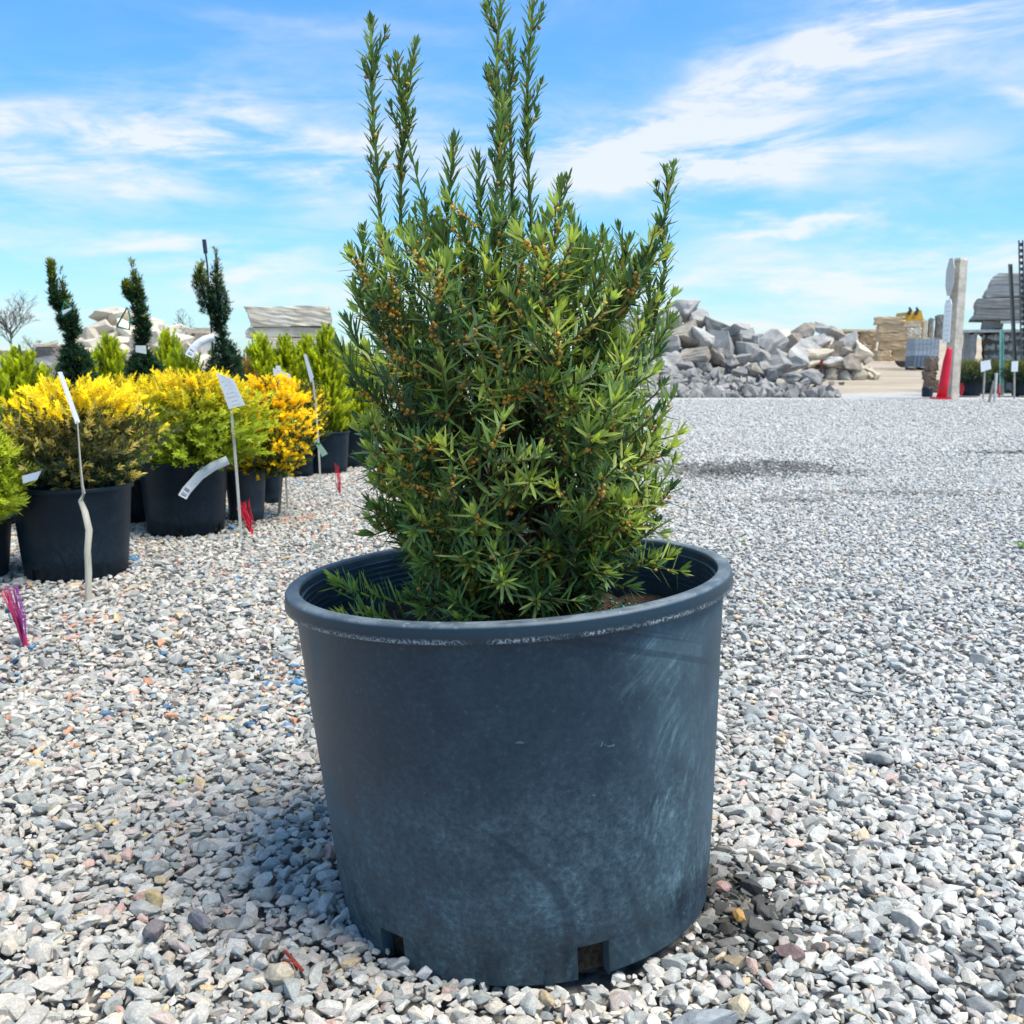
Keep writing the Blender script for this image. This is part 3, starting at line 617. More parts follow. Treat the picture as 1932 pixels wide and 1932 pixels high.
def main_pot_and_yew():
    a, b = POT['a'], POT['b']; ax = Vector((-math.sin(a), math.sin(b), 0)); ax.z = math.sqrt(1 - ax.length_squared)
    loc = Vector((POT['X'], POT['Y'], .007))
    pot('nursery_pot', 'large dusty blue-black plastic nursery pot in the foreground', loc, POT['R'], POT['rb'], POT['h'], (M_pot, M_rim), ax,
        notch=((-41.5, 9), (18.5, 9.5), (84, 9), (144, 9), (-97, 9), (-157, 9)), seg=160, soil=.79, ridges=True, soil_seg=80, foot=.034)
    base = np.array(loc + ax * (POT['h'] * .79))
    root = empty('yew_shrub', base, 'tall spiky dark green yew shrub growing in the large foreground pot', 'shrub')
    O = base.copy()
    def W(px, py, dy=0.0): return np.array(P(px, py, POT['Y'] + dy)) - O       # a point of the crown, in the shrub's own space
    axis = W(965, 690)
    tm = MB()
    stems = []
    for i, (px, py, dy, lean) in enumerate(((880, 520, -.02, -.03), (950, 420, .01, 0), (1035, 500, .03, .03), (1000, 640, -.05, .05), (910, 650, .06, -.05))):
        e = W(px, py, dy); st = np.array([lean * .5, dy * .3, -.02]); pts = bez(st, np.array([lean, dy, .14]), e, 9)
        stems.append(pts); tm.tube(pts, [.0075 * (1 - .86 * k / 8) for k in range(9)], 7, (.060, .042, .028))
    tm.build('trunk', M_bark, root, smooth=True)
    EZ = np.array([.29, .33, .36, .40, .44, .50, .56, .62, .655, .69, .72]); ER = np.array([.080, .088, .108, .136, .156, .165, .168, .168, .158, .135, .05])
    def env(z): return np.interp(z + O[2], EZ, ER)
    cx = lambda z: np.interp(z + O[2], [.3, .45, .7], [.0, .008, .0])           # the crown's axis drifts a little
    # ---- crown branches
    NB = 86
    for i in range(NB):
        f = (i + .5) / NB; z = np.interp(f, [0, .12, .5, .85, 1], [.325, .38, .50, .610, .660]) - O[2] + rng.normal(0, .008)
        az = i * 2.39996 + rng.normal(0, .2); inner = .60 + .30 * rng.random() if f < .55 or i % 3 == 0 else rng.uniform(.05, .8)
        R = env(z) * inner; tx = np.array([cx(z) + math.cos(az) * R, math.sin(az) * R, z])
        zs = max(.0, z - .10 - .10 * rng.random()); s0 = stems[i % len(stems)]; k = np.argmin(np.abs(s0[:, 2] - zs)); st = s0[k]
        ctrl = st * .45 + tx * .55 + np.array([math.cos(az) * .02, math.sin(az) * .02, -.015])
        pts = bez(st, ctrl, tx, 9); sp = Sprig()
        dirn = unit(pts[-1] - pts[-3])
        high = np.clip((z + O[2] - .5) / .2, 0, 1); front = .5 - .5 * math.sin(az)
        fr0 = .56 + .20 * high + .12 * math.cos(az)  # more pale twigs high up and on the sunward right, painting its light in
        sp.shoot(pts, .0026, .017, .0025, .0046, start=.5, radial=True, fresh=.18, spread=62, buds=3, tip=3, green_stem=False, shade=.8)  # inner limb needles darkened too, as painted interior shade
        nt = rng.integers(7, 11)
        for q in range(nt):
            t = .50 + .50 * (q + 1) / nt; idx = t * 8; k0 = int(min(7, idx)); p0 = pts[k0] + (pts[k0 + 1] - pts[k0]) * (idx - k0)
            out = np.array([math.cos(az), math.sin(az), .12]); sd = np.array([-math.sin(az), math.cos(az), 0]) * rng.normal(0, .75)
            up = np.array([0, 0, rng.normal(.15 + .55 * high, .42)])
            d = unit(dirn * .5 + out * .75 + sd + up); ln = rng.uniform(.034, .072)
            e = p0 + d * ln
            lim = env(min(e[2], .46)) * rng.uniform(.96, 1.10); rr = math.hypot(e[0] - cx(e[2]), e[1])
            if rr > lim: e[:2] = (e[:2] - [cx(e[2]), 0]) * lim / rr + [cx(e[2]), 0]; e[2] += .012
            e[2] = min(e[2], .690 - O[2] + rng.normal(0, .012) - .20 * max(0, math.hypot(e[0], e[1]) - .06))
            m = (p0 + e) / 2 + np.array([0, 0, -.006 + .004 * rng.normal()]) + rng.normal(0, .003, 3)
            sp.shoot(bez(p0, m, e, 6), .0014, rng.uniform(.0205, .0280), .0032, .0028, start=.08, radial=rng.random() < .65 + .3 * high, fresh=(rng.uniform(.70, 1.0) if rng.random() < fr0 + .04 else rng.uniform(.05, .40)), spread=rng.uniform(60, 80),
                     buds=int(rng.random() < .72) * rng.integers(6, 13), tip=8)
        sp.build('branch', root)
    # ---- leaders standing above the crown, each with its short side shoots
    leaders = [([(712, 420), (712, 330), (700, 200), (698, 42)], -.01, .0145, 7, 0), ([(757, 440), (762, 330), (768, 210), (783, 86)], .02, .0145, 8, 1), ([(760, 260), (754, 190), (752, 112)], .01, .0135, 2, 0),
               ([(950, 470), (948, 300), (944, 150), (944, -6)], -.01, .0155, 9, 1), ([(1000, 470), (992, 300), (996, 150), (1004, -12)], .02, .0155, 7, 1), ([(938, 420), (940, 300), (948, 196)], -.03, .016, 2, 0),
               ([(960, 380), (962, 200), (966, 70)], .035, .015, 4, 0), ([(846, 470), (846, 390), (852, 272)], 0, .019, 0, 0), ([(905, 470), (906, 400), (905, 305)], -.02, .018, 1, 0), ([(1040, 480), (1055, 420), (1066, 352)], .0, .018, 1, 0),
               ([(1225, 620), (1252, 500), (1262, 420), (1275, 316)], .0, .0145, 3, 0), ([(1118, 560), (1128, 500), (1134, 448)], -.01, .018, 0, 0), ([(1172, 570), (1180, 510), (1184, 458)], .02, .018, 1, 0),
               ([(1090, 520), (1085, 450), (1075, 400)], .03, .018, 0, 0), ([(800, 520), (805, 450), (800, 390)], -.03, .018, 1, 0), ([(690, 560), (680, 500), (690, 440)], .0, .018, 0, 0), ([(1225, 600), (1222, 540), (1218, 490)], -.03, .018, 0, 0)]
    for x, y, dy in ((668, 545, -.03), (700, 490, .02), (728, 452, -.04), (735, 470, .05), (772, 432, .04), (782, 445, -.06), (822, 425, .0), (838, 440, -.06), (872, 418, .05), (885, 425, -.05), (925, 405, -.07), (975, 402, -.06), (1022, 412, .05), (1030, 420, -.06), (1085, 442, -.05), (1108, 462, .05), (1152, 472, -.05), (1165, 490, .04), (1205, 512, -.05), (1245, 560, .0), (1262, 610, -.03), (655, 610, .0), (648, 660, -.04)):
        leaders.append(([(x + (965 - x) * .22, y + 105), (x + (965 - x) * .08, y + 50), (x, y)], dy, .021, 0, 0))
    for path, dy, nl, nside, fork in leaders:
        c = np.array([W(x, y, dy) for x, y in path]); c = c + rng.normal(0, .0025, c.shape) * np.array([1, 1, 0])
        t = np.linspace(0, len(c) - 1, 14); pts = np.c_[[np.interp(t, np.arange(len(c)), c[:, i]) for i in range(3)]].T
        sp = Sprig(); sp.shoot(pts, .0019, nl * 1.15, .0027, .0014, start=.0, thin=True, fresh=.50, spread=44, buds=3 if nside else 1, tip=10, shade=.85)
        for q in range(nside):
            k = rng.integers(4, 12); p0 = pts[k]; w = rng.uniform(0, 6.28); d = unit(np.array([math.cos(w) * .55, math.sin(w) * .55, 1.0])); ln = rng.uniform(.012, .030)
            sp.shoot(bez(p0, p0 + d * ln * .5 + np.array([math.cos(w), math.sin(w), 0]) * .004, p0 + d * ln, 5), .0011, nl * .9, .0024, .0021, start=.1, fresh=.45, spread=36, buds=rng.integers(0, 3), tip=7, shade=.85)
        # the leader runs down to a stem so that it is carried
        s0 = min(stems, key=lambda s_: np.linalg.norm(s_[4] - pts[0])); sp.shoot(bez(s0[3], (s0[4] + pts[0]) / 2 + np.array([0, .02, -.05]), pts[0], 8), .0017, .020, .0028, .0030, start=.3, fresh=.3, spread=52, tip=0)
        sp.build('leader_shoot', root)
    # ---- the low sprays that hang in and over the pot
    low = [([(930, 1130), (820, 1150), (700, 1128), (634, 1098)], -.03, 9, .8), ([(930, 1160), (830, 1180), (720, 1180), (652, 1168)], -.07, 8, .75), ([(960, 1150), (900, 1150), (872, 1170)], -.11, 0, .7), ([(950, 1120), (850, 1125), (800, 1152)], -.09, 6, .55),
           ([(960, 1080), (850, 1010), (760, 985), (705, 1010)], -.02, 7, .45), ([(950, 1030), (850, 965), (780, 962)], -.10, 8, .6), ([(960, 1120), (900, 1060), (800, 1066)], -.10, 3, .45), ([(960, 1120), (920, 1060), (885, 1062)], -.13, 6, .5),
           ([(970, 1130), (955, 1100), (946, 1098)], -.15, 5, .55), ([(1010, 1120), (1120, 1090), (1190, 1075), (1262, 1052)], -.01, 10, .65), ([(1010, 1110), (1080, 1075), (1142, 1082)], -.09, 3, .45), ([(1020, 1040), (1100, 990), (1180, 985), (1205, 980)], -.03, 8, .6),
           ([(1010, 1130), (1020, 1120), (1012, 1135)], -.12, 2, .4), ([(1000, 1000), (1000, 920), (1000, 905)], -.15, 4, .55), ([(1000, 1150), (1060, 1130), (1085, 1115)], -.06, 2, .35), ([(940, 1140), (905, 1125), (880, 1110)], .06, 2, .25), ([(990, 1130), (1060, 1080), (1120, 1040)], .05, 3, .3)]
    for path, dy, nb, fr in low:
        c = np.array([W(x, y, dy * (k + .6) / (len(path) - .4)) for k, (x, y) in enumerate(path)]); t = np.linspace(0, len(c) - 1, 10)
        pts = np.c_[[np.interp(t, np.arange(len(c)), c[:, i]) for i in range(3)]].T; pts[1:-1] = (pts[:-2] + pts[1:-1] * 2 + pts[2:]) / 4
        sp = Sprig(); sp.shoot(pts, .0019, .028, .0029, .0030, start=.25, radial=len(path) < 4, fresh=fr + .15, spread=62, buds=nb, tip=10)
        for q in range(3):
            k = rng.integers(3, 8); p0 = pts[k]; d = unit(unit(pts[-1] - pts[0]) + rng.normal(0, .55, 3) + np.array([0, 0, .2])); ln = rng.uniform(.022, .042)
            sp.shoot(bez(p0, p0 + d * ln * .5, p0 + d * ln, 5), .0012, .026, .0028, .0030, start=.15, radial=True, fresh=fr, spread=58, buds=nb // 3, tip=7)
        sp.wood.tube(bez(np.array([0, 0, .0]), np.array([0, dy * .2, .03]), pts[0], 5), .0024, 5, (.10, .055, .035))
        sp.build('branch', root)
    # ---- feed granules and bark crumbs on the soil at the back right
    iv, fi = ico(); n = 150; s0 = np.array(P(1120, 1150, 1.13)); zc = base[2] + .006
    p = np.c_[rng.normal(.085, .030, n), rng.normal(.085, .022, n), rng.uniform(.006, .012, n)] + O
    r = rng.uniform(.0014, .0023, n); col = np.where(rng.random((n, 1)) < .6, np.array([[.01, .30, .19]]), np.array([[.03, .13, .12]])) * rng.uniform(.7, 1.3, (n, 1))
    V = (p[:, None] + iv[None] * r[:, None, None]); o0 = Vector(p.mean(0))
    tag(mk('fertilizer_granules', V.reshape(-1, 3) - np.array(o0), (fi[None] + (np.arange(n) * len(iv))[:, None, None]).reshape(-1, 3), M_bud, None, np.repeat(col, len(iv), axis=0), True, loc=o0),
        'turquoise fertilizer beads scattered on the soil of the foreground pot', 'fertilizer', kind='stuff')
    mb = MB()
    for k in range(60):
        q = Vector((rng.normal(.115, .028), rng.normal(.085, .03), rng.uniform(.004, .016))) ; M = Matrix.Translation(q) @ Euler(rng.uniform(0, 6.28, 3)).to_matrix().to_4x4()
        s_ = rng.uniform(.0012, .0038); mb.box((-s_, -s_ * .4, -s_ * .3), (s_, s_ * .4, s_ * .3), tuple(np.array((.075, .048, .028)) * rng.uniform(.4, 2.4)), M)
    for v in range(len(mb.v)): mb.v[v] = tuple(Vector(mb.v[v]) + Vector(base))
    tag(mb.build('bark_crumbs', M_bark, loc=tuple(base + np.array([.11, .08, 0]))), 'brown bark crumbs on the soil at the back right of the foreground pot', 'bark', kind='stuff')

# ------------------------------------------------------------------ smaller nursery plants
def foliage(prof, n, slen, m, nl, nw, cfun, upness=.5, spread=55, lumps=.25, seed=1, shell=.55, flat=False):
    """Leafy shoots spread through a body given by a centre line [(x, y, z, r)]; returns vertices, faces, colours."""
    r = np.random.default_rng(seed); pr = np.array(prof, float); k = len(pr)
    wt = np.interp(np.linspace(0, k - 1, 200), np.arange(k), pr[:, 3]) ** 1.3 + 1e-4; cdf = np.cumsum(wt) / wt.sum()
    t = np.interp(r.random(n), cdf, np.linspace(0, k - 1, 200)); c = np.c_[[np.interp(t, np.arange(k), pr[:, i]) for i in range(4)]].T
    w = r.uniform(0, 6.28, n); rel = shell + (1 - shell) * r.random(n) ** .6; inside = r.random(n) < .22; rel[inside] *= r.random(inside.sum())
    lump = 1 + lumps * np.sin(w * 3 + t * 5 + seed) * np.sin(w * 2 - t * 3 + seed * 2) + r.normal(0, lumps * .35, n)
    out = np.c_[np.cos(w), np.sin(w), np.zeros(n)]
    p = c[:, :3] + out * (c[:, 3] * rel * lump)[:, None]
    tt = t / (k - 1); d = unit(out * (1.05 - .5 * tt[:, None]) + np.array([0, 0, 1]) * (upness + .7 * tt[:, None]) + r.normal(0, .35, (n, 3)))
    L = slen * r.uniform(.65, 1.25, n); p = p - d * (L * .6)[:, None]
    s = np.tile(np.linspace(.12, 1, m), (n, 1)); ref = np.where(np.abs(d[:, 2:3]) < .9, np.array([[0, 0, 1.]]), np.array([[1., 0, 0]])); a = unit(np.cross(d, ref)); b = np.cross(a, d)
    ph = np.tile(np.arange(m) * (math.pi if flat else 2.39996), (n, 1)) + r.uniform(0, 6.28, (n, 1)) + r.normal(0, .25, (n, m))
    rad = a[:, None] * np.cos(ph)[..., None] + b[:, None] * np.sin(ph)[..., None]; an = np.radians(spread * (1.05 - .55 * s)) 
    nd = d[:, None] * np.cos(an)[..., None] + rad * np.sin(an)[..., None]; nb = p[:, None] + d[:, None] * (L[:, None] * s)[..., None]
    nn = d[:, None] * .7 + np.array([0, 0, .6]) + rad * -.1 + np.zeros_like(nd)
    V, Fa, kk = blades(nb.reshape(-1, 3), nd.reshape(-1, 3), nn.reshape(-1, 3), nl * r.uniform(.7, 1.2, n * m), nw * r.uniform(.8, 1.2, n * m), r.normal(0, .08, n * m), LEAF, LEAF_F)
    cs = np.array([cfun(tt[i], rel[i], r) for i in range(n)])                   # one colour per shoot, paler towards its tip; inner shoots darkened as painted shade
    cc = np.repeat(cs, m, axis=0) * np.tile(np.linspace(.72, 1.18, m), n)[:, None]
    return V, Fa, np.repeat(cc, kk, axis=0)
def plant(name, label, cat, base, prof, stem_r=.006, group=None, parts=(), stem_to=.75, wood=(.10, .06, .04), **kw):
    """prof in world coordinates; the plant's Empty stands at base."""
    root = empty(name, base, label, cat, group); b = np.array(base)
    pr = [(x - b[0], y - b[1], z - b[2], r) for x, y, z, r in prof]
    mb = MB(); k = max(2, int(len(pr) * stem_to)); line = [(0, 0, -.01)] + [q[:3] for q in pr[:k]]
    mb.tube(line, [stem_r * (1 - .6 * i / len(line)) for i in range(len(line))], 6, wood); 
    for i in range(7):                                                        # a few limbs inside the crown
        q = pr[min(len(pr) - 1, 1 + i % max(1, len(pr) - 1))]; w = i * 2.4; p0 = line[min(len(line) - 1, 1 + i % len(line))]
        mb.tube([p0, (q[0] + math.cos(w) * q[3] * .35, q[1] + math.sin(w) * q[3] * .35, q[2] - q[3] * .1), (q[0] + math.cos(w) * q[3] * .7, q[1] + math.sin(w) * q[3] * .7, q[2] + q[3] * .15)], [stem_r * .5, stem_r * .35, stem_r * .2], 5, wood)
    mb.build('stem', M_bark, root, smooth=True)
    V, Fa, c = foliage(pr, **kw); tag(mk('foliage', V, Fa, M_leaf, root, c), kind='stuff')
    return root
def mixn(a, b, t): return np.array(a) * (1 - t) + np.array(b) * t
GOLD = (.88, .63, .012); YEL = (.86, .68, .02); LIME = (.40, .46, .03); GRN = (.14, .21, .035); DARK = (.018, .055, .030); OLIVE = (.11, .11, .035); BUFF = (.52, .42, .13); ARB = (.27, .36, .025); ARBD = (.06, .12, .02)
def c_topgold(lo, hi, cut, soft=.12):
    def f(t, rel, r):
        k = np.clip((t + r.normal(0, .10) - cut) / soft, 0, 1); inner = .22 + .78 * min(1, rel) ** 1.5  # inner: shoots deep in the crown darkened, shade put into their colour
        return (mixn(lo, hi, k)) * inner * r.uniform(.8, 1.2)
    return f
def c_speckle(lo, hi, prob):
    def f(t, rel, r): return (np.array(hi) if (r.random() < prob and rel > .6) else np.array(lo)) * (.5 + .5 * min(1, rel)) * r.uniform(.75, 1.25)  # deeper shoots get a darker colour for the shade inside the crown
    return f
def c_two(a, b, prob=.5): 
    def f(t, rel, r): return mixn(a, b, np.clip(r.normal(prob, .3), 0, 1)) * (.5 + .5 * min(1, rel)) * r.uniform(.8, 1.2)  # crown-interior shade painted in by darkening with depth
    return f
def bushprof(cx, top, bot, w, Y, k=(.62, .9, 1.0, .96, .78, .38)):
    """Bush body from a frame box at depth Y (cx, top, bottom, full width)."""
    return [(*P(cx, bot + (top - bot) * i / (len(k) - 1), Y), q * w / 2 * S(Y)) for i, q in enumerate(k)]

def small_pot(cx, base_y, w_rim, top_y, label, mat=None, notch=((-40, 12), (20, 12)), group='potted shrubs in the left row', wb=.84, seg=56):
    g = G(cx, base_y - 6); Y = g.y; 
    R = w_rim / 2 * S(Y); Y += R * .8; g = G(cx, base_y); g = Vector(((cx - 966) / F * (Y * CP + H * SP), Y, 0))
    R = w_rim / 2 * S(Y * CP + H * SP); h = max(.12, P(cx, top_y, Y - R * .3).z)
    KEEP.append((g.x, g.y, R * wb - .004))
    m = mat or M_pot2
    o = pot('nursery_pot', label, (g.x, g.y, .003), R, R * wb, h, (m, m), None, notch, seg, group, soil=.86, soil_seg=32, foot=.042)
    return Vector((g.x, g.y, h * .86)), Y, R

def left_row():
    # first pot with buff-tipped shrub
    b, Y, R = small_pot(146, 1104, 217, 918, 'black plastic pot of the buff-budded yew, behind the twisted white stake', notch=((-25, 9), (36, 9)))
    plant('budded_yew', 'rounded olive yew with pale buff buds in the leftmost black pot', 'shrub', b, bushprof(140, 722, 915, 262, Y, (.60, .86, 1, 1, .86, .5)), group='potted shrubs in the left row', n=1500, slen=.036, m=10, nl=.0165, nw=.0066, upness=.25, lumps=.4, cfun=lambda t, rel, r: (np.array(YEL) if t > .72 + r.normal(0, .08) else np.array(BUFF) if (r.random() < .30 and rel > .65) else np.array((.075, .085, .030)) if t > .3 else np.array((.03, .06, .03))) * (.5 + .5 * min(1, rel)) * r.uniform(.75, 1.25), seed=3)  # low and inner shoots coloured darker to paint the crown's shade
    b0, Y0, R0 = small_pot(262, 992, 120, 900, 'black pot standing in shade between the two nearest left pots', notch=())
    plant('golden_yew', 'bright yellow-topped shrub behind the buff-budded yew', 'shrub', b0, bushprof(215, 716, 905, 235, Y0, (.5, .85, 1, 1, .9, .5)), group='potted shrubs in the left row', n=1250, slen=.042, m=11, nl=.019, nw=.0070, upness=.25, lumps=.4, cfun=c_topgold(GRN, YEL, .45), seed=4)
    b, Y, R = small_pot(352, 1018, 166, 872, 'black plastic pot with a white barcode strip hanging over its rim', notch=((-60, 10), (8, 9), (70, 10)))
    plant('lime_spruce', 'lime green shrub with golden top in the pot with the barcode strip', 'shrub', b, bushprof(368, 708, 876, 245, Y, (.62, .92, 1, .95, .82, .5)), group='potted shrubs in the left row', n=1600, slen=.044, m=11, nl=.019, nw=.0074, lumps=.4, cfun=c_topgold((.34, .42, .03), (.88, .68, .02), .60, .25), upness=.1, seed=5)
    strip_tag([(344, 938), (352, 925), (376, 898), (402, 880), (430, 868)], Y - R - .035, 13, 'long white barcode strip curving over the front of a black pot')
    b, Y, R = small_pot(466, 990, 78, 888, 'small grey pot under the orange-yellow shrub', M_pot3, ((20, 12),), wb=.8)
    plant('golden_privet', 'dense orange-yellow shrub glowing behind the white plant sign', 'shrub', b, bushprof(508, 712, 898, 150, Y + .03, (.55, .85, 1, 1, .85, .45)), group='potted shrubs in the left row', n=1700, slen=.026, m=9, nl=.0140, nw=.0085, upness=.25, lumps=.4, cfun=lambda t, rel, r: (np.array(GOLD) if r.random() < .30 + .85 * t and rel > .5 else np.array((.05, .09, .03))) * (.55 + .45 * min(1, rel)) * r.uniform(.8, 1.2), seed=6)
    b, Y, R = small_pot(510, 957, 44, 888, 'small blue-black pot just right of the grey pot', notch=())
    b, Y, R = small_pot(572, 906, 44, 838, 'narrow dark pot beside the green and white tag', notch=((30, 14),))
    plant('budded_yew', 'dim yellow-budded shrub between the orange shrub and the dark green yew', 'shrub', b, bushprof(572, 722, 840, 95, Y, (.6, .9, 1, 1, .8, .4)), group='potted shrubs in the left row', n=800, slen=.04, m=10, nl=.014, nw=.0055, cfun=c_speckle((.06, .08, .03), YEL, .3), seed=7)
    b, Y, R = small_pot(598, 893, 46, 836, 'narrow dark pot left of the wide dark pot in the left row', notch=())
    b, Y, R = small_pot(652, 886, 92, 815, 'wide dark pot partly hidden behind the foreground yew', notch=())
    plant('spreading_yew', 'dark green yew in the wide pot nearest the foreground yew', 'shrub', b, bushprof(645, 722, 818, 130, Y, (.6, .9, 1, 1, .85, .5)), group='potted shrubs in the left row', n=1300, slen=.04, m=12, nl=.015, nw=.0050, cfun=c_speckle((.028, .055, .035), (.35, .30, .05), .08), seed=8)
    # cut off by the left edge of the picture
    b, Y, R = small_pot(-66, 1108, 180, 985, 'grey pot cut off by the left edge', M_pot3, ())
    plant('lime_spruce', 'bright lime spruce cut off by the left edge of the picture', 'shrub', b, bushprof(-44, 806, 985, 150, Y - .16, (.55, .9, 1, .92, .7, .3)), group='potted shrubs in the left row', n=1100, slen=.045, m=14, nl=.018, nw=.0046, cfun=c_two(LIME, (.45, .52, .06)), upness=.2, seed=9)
    # second rank: low golden shrub at the left edge, arborvitae, topiary yews
    def rank(cx, top, w, Y, label, nm, cat, k, pot_label=None, **kw):
        x = (cx - 966) / F * (Y * CP + H * SP); KEEP.append((x, Y, .10))
        pot('nursery_pot', pot_label or 'black pot of the ' + label, (x, Y, .003), .125, .105, .20, (M_pot2, M_pot2), None, (), 32, 'pots in the rear ranks on the left', soil=.86, soil_seg=24)
        bot = HY + (H - .20) / S(Y)
        return plant(nm, label, cat, (x, Y, .172), bushprof(cx, top, bot, w, Y, k), group='shrubs in the rear ranks on the left', **kw), Y
    AV = (.75, 1.0, .95, .75, .48, .16)
    for i, (cx, top, w, Y, lab) in enumerate(((40, 668, 120, 3.5, 'lime arborvitae at the left edge behind the yellow shrubs'), (205, 640, 80, 4.3, 'lime arborvitae between the first and second topiary yews'), (318, 632, 70, 4.6, 'slim lime arborvitae right of the second topiary yew'), (345, 668, 110, 4.5, 'low lime arborvitae below the white arched strip'),
                                           (490, 632, 66, 5.0, 'lime arborvitae just right of the third topiary yew'), (536, 640, 62, 5.1, 'lime arborvitae below the left half of the beige slab stack'), (578, 640, 58, 5.2, 'lime arborvitae below the right half of the beige slab stack'), (614, 620, 62, 5.0, 'tallest lime arborvitae at the right end of the rear row'), (664, 655, 90, 5.3, 'lime arborvitae mostly hidden behind the foreground yew'))):
        rank(cx, top, w * 1.3, Y, lab, 'arborvitae', 'arborvitae', AV, n=1200, slen=.062, m=12, nl=.020, nw=.0095, cfun=c_two((.10, .17, .02), (.50, .54, .02), .66), upness=1.4, spread=42, flat=True, seed=20 + i, lumps=.4)
    rank(112, 690, 90, 3.9, 'dull olive shrub left of the first topiary yew', 'olive_juniper', 'shrub', (.7, 1, 1, .9, .7, .4), n=450, slen=.05, m=10, nl=.014, nw=.0040, cfun=c_two((.07, .08, .03), (.18, .16, .05)), seed=31)
    rank(455, 660, 80, 4.7, 'bronze-tinged shrub behind the third topiary yew', 'bronze_arborvitae', 'shrub', AV, n=450, slen=.07, m=10, nl=.017, nw=.0055, cfun=c_two((.08, .10, .03), (.48, .22, .03), .5), upness=1.2, spread=42, flat=True, seed=33)
    # topiary yews: centre line and radius in frame units
    tops = [('first topiary yew from the left, forked at its tip', 3.35, [(146, 745, 42), (146, 715, 40), (143, 685, 34), (141, 668, 26), (134, 650, 11), (136, 632, 17), (130, 612, 24), (126, 590, 20), (122, 568, 14), (120, 548, 9), (117, 530, 7), (114, 512, 5)], [(106, 580, 9), (101, 548, 7), (97, 520, 7), (96, 497, 5)], 41),
            ('second topiary yew from the left, with a white tag at its stem', 3.9, [(275, 730, 46), (272, 700, 44), (270, 680, 32), (268, 660, 14), (268, 645, 18), (268, 625, 22), (265, 600, 20), (262, 575, 19), (258, 552, 18), (257, 530, 13), (254, 512, 8), (247, 488, 6)], [(246, 565, 10), (241, 548, 11), (238, 536, 8)], 42),
            ('tallest topiary yew, third from the left, with a black rod at its tip', 4.45, [(424, 735, 52), (424, 705, 48), (424, 680, 40), (421, 655, 30), (419, 632, 16), (412, 615, 20), (414, 592, 28), (412, 570, 27), (410, 545, 22), (409, 520, 15), (410, 500, 12), (407, 478, 9), (404, 452, 6)], [(394, 590, 18), (386, 560, 20), (380, 535, 18), (378, 515, 15), (380, 495, 8)], 43)]
    for lab, Y, main, side, sd in tops:
        cx = main[0][0]; x = (cx - 966) / F * (Y * CP + H * SP); KEEP.append((x, Y, .10))
        pot('nursery_pot', 'black pot of the ' + lab.split(',')[0], (x, Y, .003), .135, .112, .22, (M_pot2, M_pot2), None, (), 32, 'pots in the rear ranks on the left', soil=.86, soil_seg=24)
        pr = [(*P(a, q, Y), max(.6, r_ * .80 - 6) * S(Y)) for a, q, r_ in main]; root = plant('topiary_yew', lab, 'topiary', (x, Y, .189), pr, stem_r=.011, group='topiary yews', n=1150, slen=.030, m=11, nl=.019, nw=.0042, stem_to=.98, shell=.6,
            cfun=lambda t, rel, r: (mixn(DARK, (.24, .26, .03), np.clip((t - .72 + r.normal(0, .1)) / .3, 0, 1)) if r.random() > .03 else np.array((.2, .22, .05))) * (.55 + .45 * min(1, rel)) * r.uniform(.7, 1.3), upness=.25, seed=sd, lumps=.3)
        bb = np.array((x, Y, .189)); pr2 = [tuple(np.array(P(a, q, Y - .02)) - bb) + (max(1.0, r_ - 6) * S(Y),) for a, q, r_ in side]
        V, Fa, c = foliage(pr2, 260, .030, 11, .017, .0040, lambda t, rel, r: mixn(DARK, (.24, .26, .03), np.clip(t - .3 + r.normal(0, .15), 0, 1)) * r.uniform(.7, 1.3), .7, 50, .25, sd + 50); tag(mk('foliage', V, Fa, M_leaf, root, c), kind='stuff')
        mb = MB(); mb.tube([tuple(np.array(P(main[5][0], main[5][1], Y)) - bb)] + [q[:3] for q in pr2], [.006] + [.004] * len(pr2), 5, (.06, .05, .03)); mb.build('limb', M_bark, root)
    # green hanger loops and tags on the topiary
    def loop(pts, Y, label):
        mb = MB(); q = [P(a, c, Y) for a, c in pts]; mb.tube(q + [q[0]], .0035, 5, (.01, .16, .10)); tag(mb.build('plant_tie', M_paint, loc=tuple(q[0])), label, 'tie', 'green plant ties')
    loop([(116, 592), (122, 570), (136, 582), (132, 588), (117, 598)], 3.24, 'green tie loop around the first topiary yew')
    loop([(220, 616), (240, 580), (246, 600), (244, 622), (228, 618)], 3.80, 'green triangular tie on the second topiary yew')
    card([(117, 586), (135, 580), (134, 584), (119, 594)], 3.235, 'small white tag hanging in the first topiary yew', M_paint, cat='tag')
    card([(256, 652), (275, 652), (276, 668), (256, 664)], 3.78, 'small white tag wrapped at the second topiary yew stem', M_paint, cat='tag')
    strip_tag([(356, 672), (362, 661), (372, 650), (386, 641), (404, 636)], 4.2, 11, 'white arched strip tag above the arborvitae beside the third topiary yew')
    mb = MB(); a, c, d = P(385, 452, 4.5), P(388, 478, 4.5), P(391, 500, 4.5); e = P(400, 640, 4.5); mb.tube([a, c], .009, 8, (.02, .025, .04)); mb.tube([c, d, e, (e.x, e.y, .1)], .004, 6, (.02, .025, .04))
    tag(mb.build('support_rod', M_metal, loc=(e.x, e.y, .1)), 'thin black rod rising beside the tip of the tallest topiary yew', 'rod')
